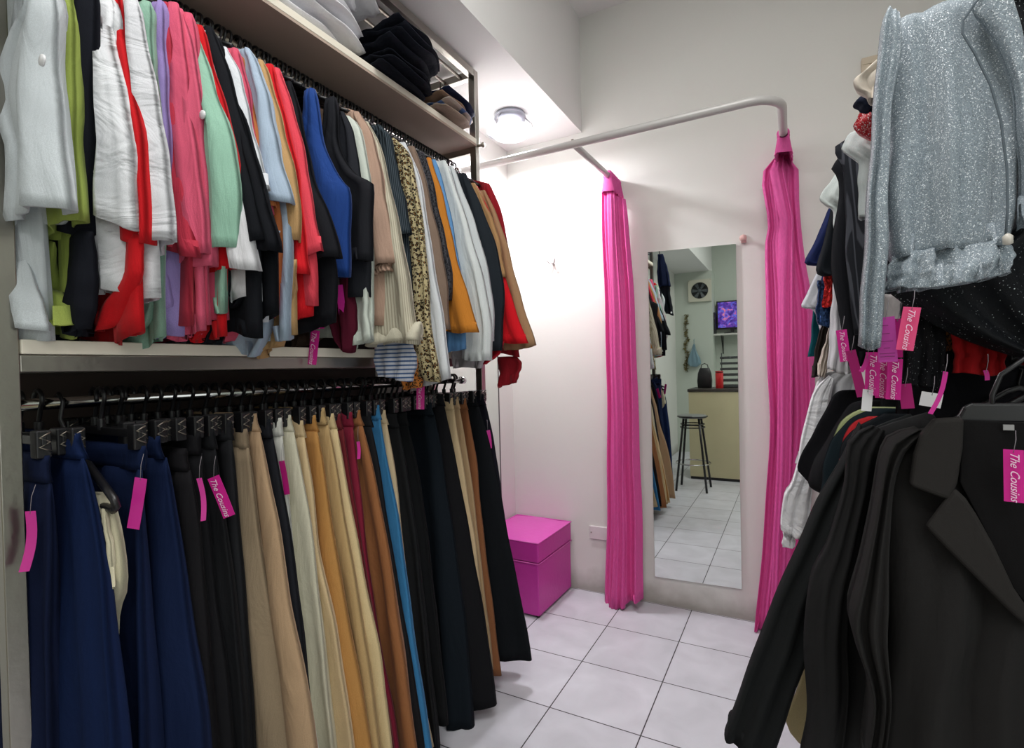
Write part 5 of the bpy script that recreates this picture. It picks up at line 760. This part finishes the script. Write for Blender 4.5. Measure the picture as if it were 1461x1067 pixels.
# ------------------------------------------------------------------ tags
TM = {'edge': (206, 48, 150), 'plain': (214, 46, 156), 'dark': (168, 20, 110), 'text': (212, 34, 146), 'lines': (186, 66, 160), 'white': (226, 226, 230)}
INK = plain('tag_ink', (246, 214, 236), .5); INK2 = plain('tag_print', (120, 30, 96), .6)
THR = plain('tag_thread', (130, 124, 130), .5)
for i, (lab, c, w, h, ang, kind) in enumerate(TAGS):
    t = thing('price_tag' if kind != 'white' else 'size_tag', (c[0], c[1], c[2]), lab, 'tag')
    col = TM[kind] if not lab.startswith('coral') else (226, 78, 130)
    left = c[0] < -.5
    yaw = (1.15 if kind == 'edge' and left else .5 if left else -.2)
    w2 = w*1.02 if kind != 'edge' else max(w*.95, .006)
    RZ = Matrix.Rotation(yaw, 4, 'Z') @ Matrix.Rotation(math.radians(ang*(.35 if kind == 'edge' and left else 1)), 4, 'Y')
    v = []; f = []; n = 10
    for s_ in (0, 1):
        for j in range(n):
            q = j/(n-1); z = h/2-h*q; bow = .05*h*sin(pi*q)*(1 if kind in ('edge', 'dark') else .35)
            for x in (-w2/2, w2/2): v.append(RZ @ Vector((x+(bow if kind == 'edge' else 0), (.0005 if s_ else -.0005)+bow*.5, z)))
    for s_ in (0, 1):
        for j in range(n-1): a = s_*2*n+2*j; f.append((a, a+1, a+3, a+2) if not s_ else (a, a+2, a+3, a+1))
    for j in range(n-1): f += [(2*j, 2*j+2, 2*n+2*j+2, 2*n+2*j), (2*j+1, 2*n+2*j+1, 2*n+2*j+3, 2*j+3)]
    f += [(0, 2*n, 2*n+1, 1), (2*n-2, 2*n-1, 4*n-1, 4*n-2)]
    v = [tuple(q+Vector(c)) for q in v]
    fixn(mesh('card', v, f, plain('tag_card_'+kind, col, .35), t, False))
    a = RZ @ Vector((0, -.001, h/2-.004)); sl = .045 if left else .03
    MB().tube([tuple(Vector(c)+a), tuple(Vector(c)+a+Vector((-.004 if left else .004, .004, sl*.6))), tuple(Vector(c)+a+Vector((-.010 if left else .006, .012, sl)))], .0005, 5).build('string', THR, t, True)
    if kind == 'text':
        M = RZ @ Matrix.Translation((0, -.0012+.0, 0)) @ Matrix.Rotation(pi/2, 4, 'X') @ Matrix.Rotation(-pi/2, 4, 'Z')
        M = Matrix.Translation((0, -.003, 0)) @ M
        text('lettering', 'The Cousins', h*.185, INK, t, M, .45)
    if kind == 'lines':
        mb = MB()
        for q, ln in ((.3, .3), (.12, .4), (-.05, .7), (-.2, .35), (-.32, .8), (-.39, .75)):
            mb.box(-w2*ln/2, w2*ln/2, -.0045, -.004, h*q, h*q+.0012)
        o = mb.build('print', INK2, None, False); me = o.data; me.transform(Matrix.Translation(o.location)); me.transform(RZ); o.location = (0, 0, 0); o.parent = t
# ------------------------------------------------------------------ things seen in the mirror, standing behind the camera
CRE = plain('cream_panel', (206, 198, 160), .5, 0, .05)
ct = thing('shop_counter', (-.2, -.68, 0), 'cream shop counter with dark top seen in the mirror', 'counter')
bx('front_panel', (-.99, .7, -.46, -.43, .03, .93), CRE, ct, .002); bx('side_panel', (-.99, -.96, -.95, -.462, .03, .93), CRE, ct, .002)
bx('kick_strip', (-.985, .7, -.47, -.44, 0, .03), BLK, ct); bx('countertop', (-1.0, .71, -.96, -.42, .932, .96), plain('dark_top', (60, 56, 52), .4), ct, .003)
bx('side_panel', (.67, .70, -.95, -.462, .03, .93), CRE, ct, .002)
st = thing('bar_stool', (-.88, .03, 0), 'black metal bar stool with round seat seen in the mirror', 'stool')
MB().lathe([(.01, .70), (.125, .70), (.135, .708), (.135, .722), (.125, .73), (.01, .732)], (-.88, .03, 0), 36).build('seat', plain('stool_seat', (120, 124, 122), .35), st, True)
MB().tube([(-.88+.137*cos(a*pi/18), .03+.137*sin(a*pi/18), .715) for a in range(37)], .007, 8, False).build('seat_rim', BLK, st, True)
for a in (.785, 2.356, 3.927, 5.498):
    MB().tube([(-.88+.10*cos(a), .03+.10*sin(a), .70), (-.88+.20*cos(a), .03+.20*sin(a), 0)], .011, 10).build('leg', BLK, st, True)
for z, r in ((.26, .163), (.64, .109), (.61, .113)): MB().tube([(-.88+r*cos(a*pi/18), .03+r*sin(a*pi/18), z) for a in range(37)], .006, 8, False).build('ring', CHROME if z < .3 else BLK, st, True)
fn = thing('exhaust_fan', (-1.11, -2.19, 2.03), 'square cream exhaust fan with round dark grille seen in the mirror', 'fan')
CF = plain('cream_plastic', (206, 204, 188), .5)
fx, fz = -1.11, 2.23
v = []; f = []; n = 32
for k2 in range(n):
    a = 2*pi*(k2+.5)/n; v.append((fx+.115*cos(a), -2.16, fz+.115*sin(a)))
for k2 in range(n):
    a = 2*pi*(k2+.5)/n; s_ = .15/max(abs(cos(a)), abs(sin(a))); v.append((fx+s_*cos(a), -2.16, fz+s_*sin(a)))
for k2 in range(n): f.append((k2, (k2+1) % n, n+(k2+1) % n, n+k2))
mesh('frame', v, f, CF, fn, False)
for a in ((fx-.15, fx+.15, fz+.142, fz+.15), (fx-.15, fx+.15, fz-.15, fz-.142)): bx('casing', (a[0], a[1], -2.199, -2.161, a[2], a[3]), CF, fn)
for a in ((fx-.15, fx-.142), (fx+.142, fx+.15)): bx('casing', (a[0], a[1], -2.199, -2.161, fz-.142, fz+.142), CF, fn)
MB().lathe([(.001, 0), (.116, 0), (.116, .002)], (fx, -2.197, fz), 32, 'y').build('dark_back', plain('fan_dark', (24, 28, 30), .6), fn, False)
for q in range(6):
    a = q*pi/3; b0 = Vector((cos(a), 0, sin(a))); b1 = Vector((-sin(a), 0, cos(a))); c0 = Vector((fx, -2.18, fz))
    mesh('blade', [tuple(c0+b0*.02-b1*.008), tuple(c0+b0*.10-b1*.03+Vector((0, .008, 0))), tuple(c0+b0*.108+b1*.02-Vector((0, .006, 0))), tuple(c0+b0*.02+b1*.012)], [(0, 1, 2, 3)], plain('fan_blade', (92, 100, 104), .4), fn, False)
MB().lathe([(.001, 0), (.024, 0), (.02, .014), (.001, .016)], (fx, -2.182, fz), 20, 'y').build('hub', plain('fan_blade', (92, 100, 104), .4), fn, True)
for a in (.03, .06, .09, .113): MB().tube([(fx+a*cos(q*pi/18), -2.158, fz+a*sin(q*pi/18)) for q in range(37)], .0018, 5, False).build('grille_ring', CF if a > .1 else BLK, fn, True)
tv = thing('television', (-.70, -2.40, 1.62), 'small black television showing purple and blue shapes, seen in the mirror', 'television')
bx('casing', (-.93, -.53, -2.45, -2.41, 1.70, 2.09), BLK, tv, .004); bx('stand', (-.83, -.63, -2.47, -2.36, 1.635, 1.65), BLK, tv, .004); bx('neck', (-.75, -.71, -2.44, -2.42, 1.65, 1.70), BLK, tv)
m, nt, b = newmat('screen_picture'); L = nt.links.new
tc = N(nt, 'ShaderNodeTexCoord'); no = N(nt, 'ShaderNodeTexNoise'); no.inputs['Scale'].default_value = 13; no.inputs['Detail'].default_value = 4; no.inputs['Distortion'].default_value = 1.5; L(tc.outputs['Object'], no.inputs['Vector'])
rp = N(nt, 'ShaderNodeValToRGB'); L(no.outputs['Fac'], rp.inputs[0]); el = rp.color_ramp.elements
while len(el) < 6: el.new(.5)
for e, (p, c) in zip(el, [(.3, (12, 8, 40)), (.42, (60, 40, 150)), (.5, (110, 50, 160)), (.56, (60, 110, 230)), (.62, (200, 80, 150)), (.72, (240, 170, 150))]): e.position = p; e.color = lin(c)
L(rp.outputs[0], b.inputs['Emission Color']); b.inputs['Emission Strength'].default_value = .9; b.inputs['Base Color'].default_value = (0, 0, 0, 1)
bx('screen', (-.91, -.55, -2.409, -2.407, 1.72, 2.07), m, tv)
sh = thing('wall_shelf', (-.7, -2.38, 1.4), 'white wall shelf with brackets under the television, seen in the mirror', 'shelf')
bx('board', (-.955, -.45, -2.499, -2.25, 1.61, 1.632), plain('white_board', (206, 206, 200), .5), sh, .002)
for x in (-.86, -.56): MB().tube([(x, -2.49, 1.38), (x, -2.30, 1.605)], .006, 6).box(x-.006, x+.006, -2.499, -2.49, 1.36, 1.61).build('bracket', BLK, sh)
sp = thing('speaker', (-.945, -2.32, 1.634), 'narrow black speaker standing left of the television, seen in the mirror', 'speaker')
bx('case', (-.992+.04, -.935, -2.44, -2.28, 1.634, 1.93), BLK, sp, .004); MB().lathe([(.001, 0), (.007, 0), (.006, .003)], (-.943, -2.28, 1.85), 12, 'y').build('driver', STEEL2, sp)
bg = thing('shoulder_bag', (-.86, -.70, .96), 'black bag standing on the counter, seen in the mirror', 'bag')
bag_prof = []
mbag = MB(); mbag.add([(-.86+sx*w_, -.70+sy*dd_, z) for z, w_, dd_ in ((.961, .07, .04), (1.04, .075, .045), (1.12, .068, .035), (1.18, .05, .015)) for sx, sy in ((-1, -1), (1, -1), (1, 1), (-1, 1))], [(0, 3, 2, 1)]+[(i*4+q, i*4+(q+1) % 4, (i+1)*4+(q+1) % 4, (i+1)*4+q) for i in range(3) for q in range(4)]+[(12, 13, 14, 15)])
mbag.build('body', BLK, bg, True, .008); MB().tube([(-.90, -.70, 1.17), (-.89, -.70, 1.215), (-.86, -.70, 1.23), (-.83, -.70, 1.215), (-.82, -.70, 1.17)], .005, 8).build('handle', BLK, bg, True)
rc = thing('canister', (-.70, -.62, .96), 'red cylindrical canister on the counter, seen in the mirror', 'canister')
MB().lathe([(.038, 0), (.04, .004), (.04, .16), (.036, .166)], (-.70, -.62, .961), 24).build('body', plain('red_tin', (196, 30, 36), .35), rc, True); MB().lathe([(.041, 0), (.041, .016), (.02, .02)], (-.70, -.62, 1.128), 24).build('lid', plain('red_tin_lid', (150, 24, 30), .35), rc, True)
tr = thing('tray_stack', (-.58, -.80, .96), 'dark grey stacked wire trays on the counter, seen in the mirror', 'trays')
GR = plain('dark_grey_wire', (70, 74, 74), .5, .3)
for q in range(6): bx('tray', (-.70, -.46, -.92, -.70, .965+.062*q, .990+.062*q), GR, tr, .004)
for x in (-.695, -.465): bx('upright', (x-.004, x+.004, -.816, -.804, .961, 1.34), GR, tr)
pbm = plain('blue_plastic_bag', (116, 146, 160), .3)
pb = thing('plastic_bag', (-1.19, -2.14, 1.19), 'pale blue plastic bag hanging on the rear wall, seen in the mirror', 'bag')
loft('pouch', [(-1.205, 1.50), (-1.24, 1.40), (-1.275, 1.30), (-1.28, 1.23), (-1.25, 1.19)], [(-1.185, 1.50), (-1.16, 1.40), (-1.12, 1.30), (-1.11, 1.23), (-1.15, 1.19)], -2.14, .07, pbm, pb, k=3, amp=.006, seed=4, open_hem=False)
MB().tube([(-1.195, -2.14, 1.49), (-1.195, -2.15, 1.56), (-1.195, -2.195, 1.57)], .004, 6).build('handle', pbm, pb, True)
gl = thing('dried_garland', (-1.30, -2.19, 1.1), 'hanging dried leafy garland beside the blue bag, seen in the mirror', 'plant')
MB().tube([(-1.30+.012*sin(q), -2.192, 1.92-.042*q) for q in range(20)], .004, 6).build('stem', plain('stem', (92, 76, 50), .8), gl, True)
v = []; f = []; r_ = random.Random(3)
for q in range(260):
    z = 1.92-.8*r_.random(); a = r_.uniform(0, 6.28); l = r_.uniform(.02, .05); c0 = Vector((-1.30+.012*sin((1.92-z)/.042), -2.185, z)); dr = Vector((cos(a), abs(sin(a))*.6, r_.uniform(-.6, .5))).normalized(); sd = dr.cross(Vector((r_.random(), r_.random(), r_.random()))).normalized()*l*.22
    n = len(v); v += [tuple(c0), tuple(c0+dr*l*.5+sd), tuple(c0+dr*l), tuple(c0+dr*l*.5-sd)]; f.append((n, n+1, n+2, n+3))
o = mesh('leaves', v, f, plain('dried_leaf', (112, 104, 62), .8), gl, False)
nv = thing('jacket', (-1.06, .215, 1.7), 'navy jacket hung on the near end of the rack, seen in the mirror', 'jacket')
loft('body', [(-1.14, 2.30), (-1.145, 2.2), (-1.145, 2.05), (-1.14, 1.98)], [(-1.09, 2.30), (-1.06, 2.2), (-1.03, 2.05), (-1.02, 1.98)], .21, .06, fabric((24, 32, 60)), nv, k=2, seed=1)
loft('lower_panel', [(-1.14, 2.0), (-1.12, 1.85), (-1.08, 1.72)], [(-1.03, 2.0), (-1.02, 1.85), (-1.0, 1.70)], .215, .04, fabric((20, 22, 30)), nv, k=2, seed=2)
MB().tube([(-1.12, .215, 2.29), (-1.12, .25, 2.34), (-1.135, .354, 2.36)], .004, 6).build('hanging_loop', BLK, nv, True)
# ------------------------------------------------------------------ camera and lights
def light(name, kind, loc, e, col=(1, 1, 1), size=.2, sy=None, rot=(0, 0, 0)):
    l = bpy.data.lights.new(name, kind); l.energy = e; l.color = col
    if kind == 'AREA': l.size = size; l.shape = 'RECTANGLE' if sy else 'SQUARE'; l.size_y = sy or size
    else: l.shadow_soft_size = size
    o = bpy.data.objects.new(name, l); COL.objects.link(o); o.location = loc; o.rotation_euler = rot; return o
light('fitting_room_lamp', 'AREA', (-1.22, 2.315, 2.362), 15, (.98, .96, 1.0), .15)
light('fitting_room_lamp', 'POINT', (-1.10, 2.15, 2.20), 1.6, (.97, .96, 1.0), .06)
light('shop_ceiling_lamp', 'AREA', (-.15, .55, 3.08), 26, (1, .985, .96), .9, 1.3)
light('shop_ceiling_lamp', 'AREA', (.6, -1.2, 3.08), 22, (1, .98, .95), 1.2, .8)
light('shop_fill_light', 'AREA', (1.2, -.6, 1.5), 8, (.95, .98, 1), 1.6, 1.8, (math.radians(88), 0, math.radians(48)))  # added soft fill from behind the camera, no window stands there
w = bpy.data.worlds.new('world'); SC.world = w; w.use_nodes = True; w.node_tree.nodes['Background'].inputs[0].default_value = (.9, .93, 1, 1); w.node_tree.nodes['Background'].inputs[1].default_value = .3
cam = bpy.data.cameras.new('camera'); co = bpy.data.objects.new('camera', cam); COL.objects.link(co); SC.camera = co
cam.sensor_width = 36; cam.lens = 746.0/1461*36; cam.clip_start = .02
yaw, pit, rol = .4935, -.0106, -.0250
f_ = Vector((-sin(yaw)*cos(pit), cos(yaw)*cos(pit), sin(pit))); r_ = Vector((cos(yaw), sin(yaw), 0)); u_ = r_.cross(f_)
r2 = r_*cos(rol)+u_*sin(rol); u2 = -r_*sin(rol)+u_*cos(rol)
co.matrix_world = Matrix(((r2.x, u2.x, -f_.x, 0), (r2.y, u2.y, -f_.y, 0), (r2.z, u2.z, -f_.z, 1.228), (0, 0, 0, 1)))
SC.view_settings.view_transform = 'Standard'; SC.view_settings.exposure = .17
SC.cycles.max_bounces = 7; SC.cycles.use_denoising = True
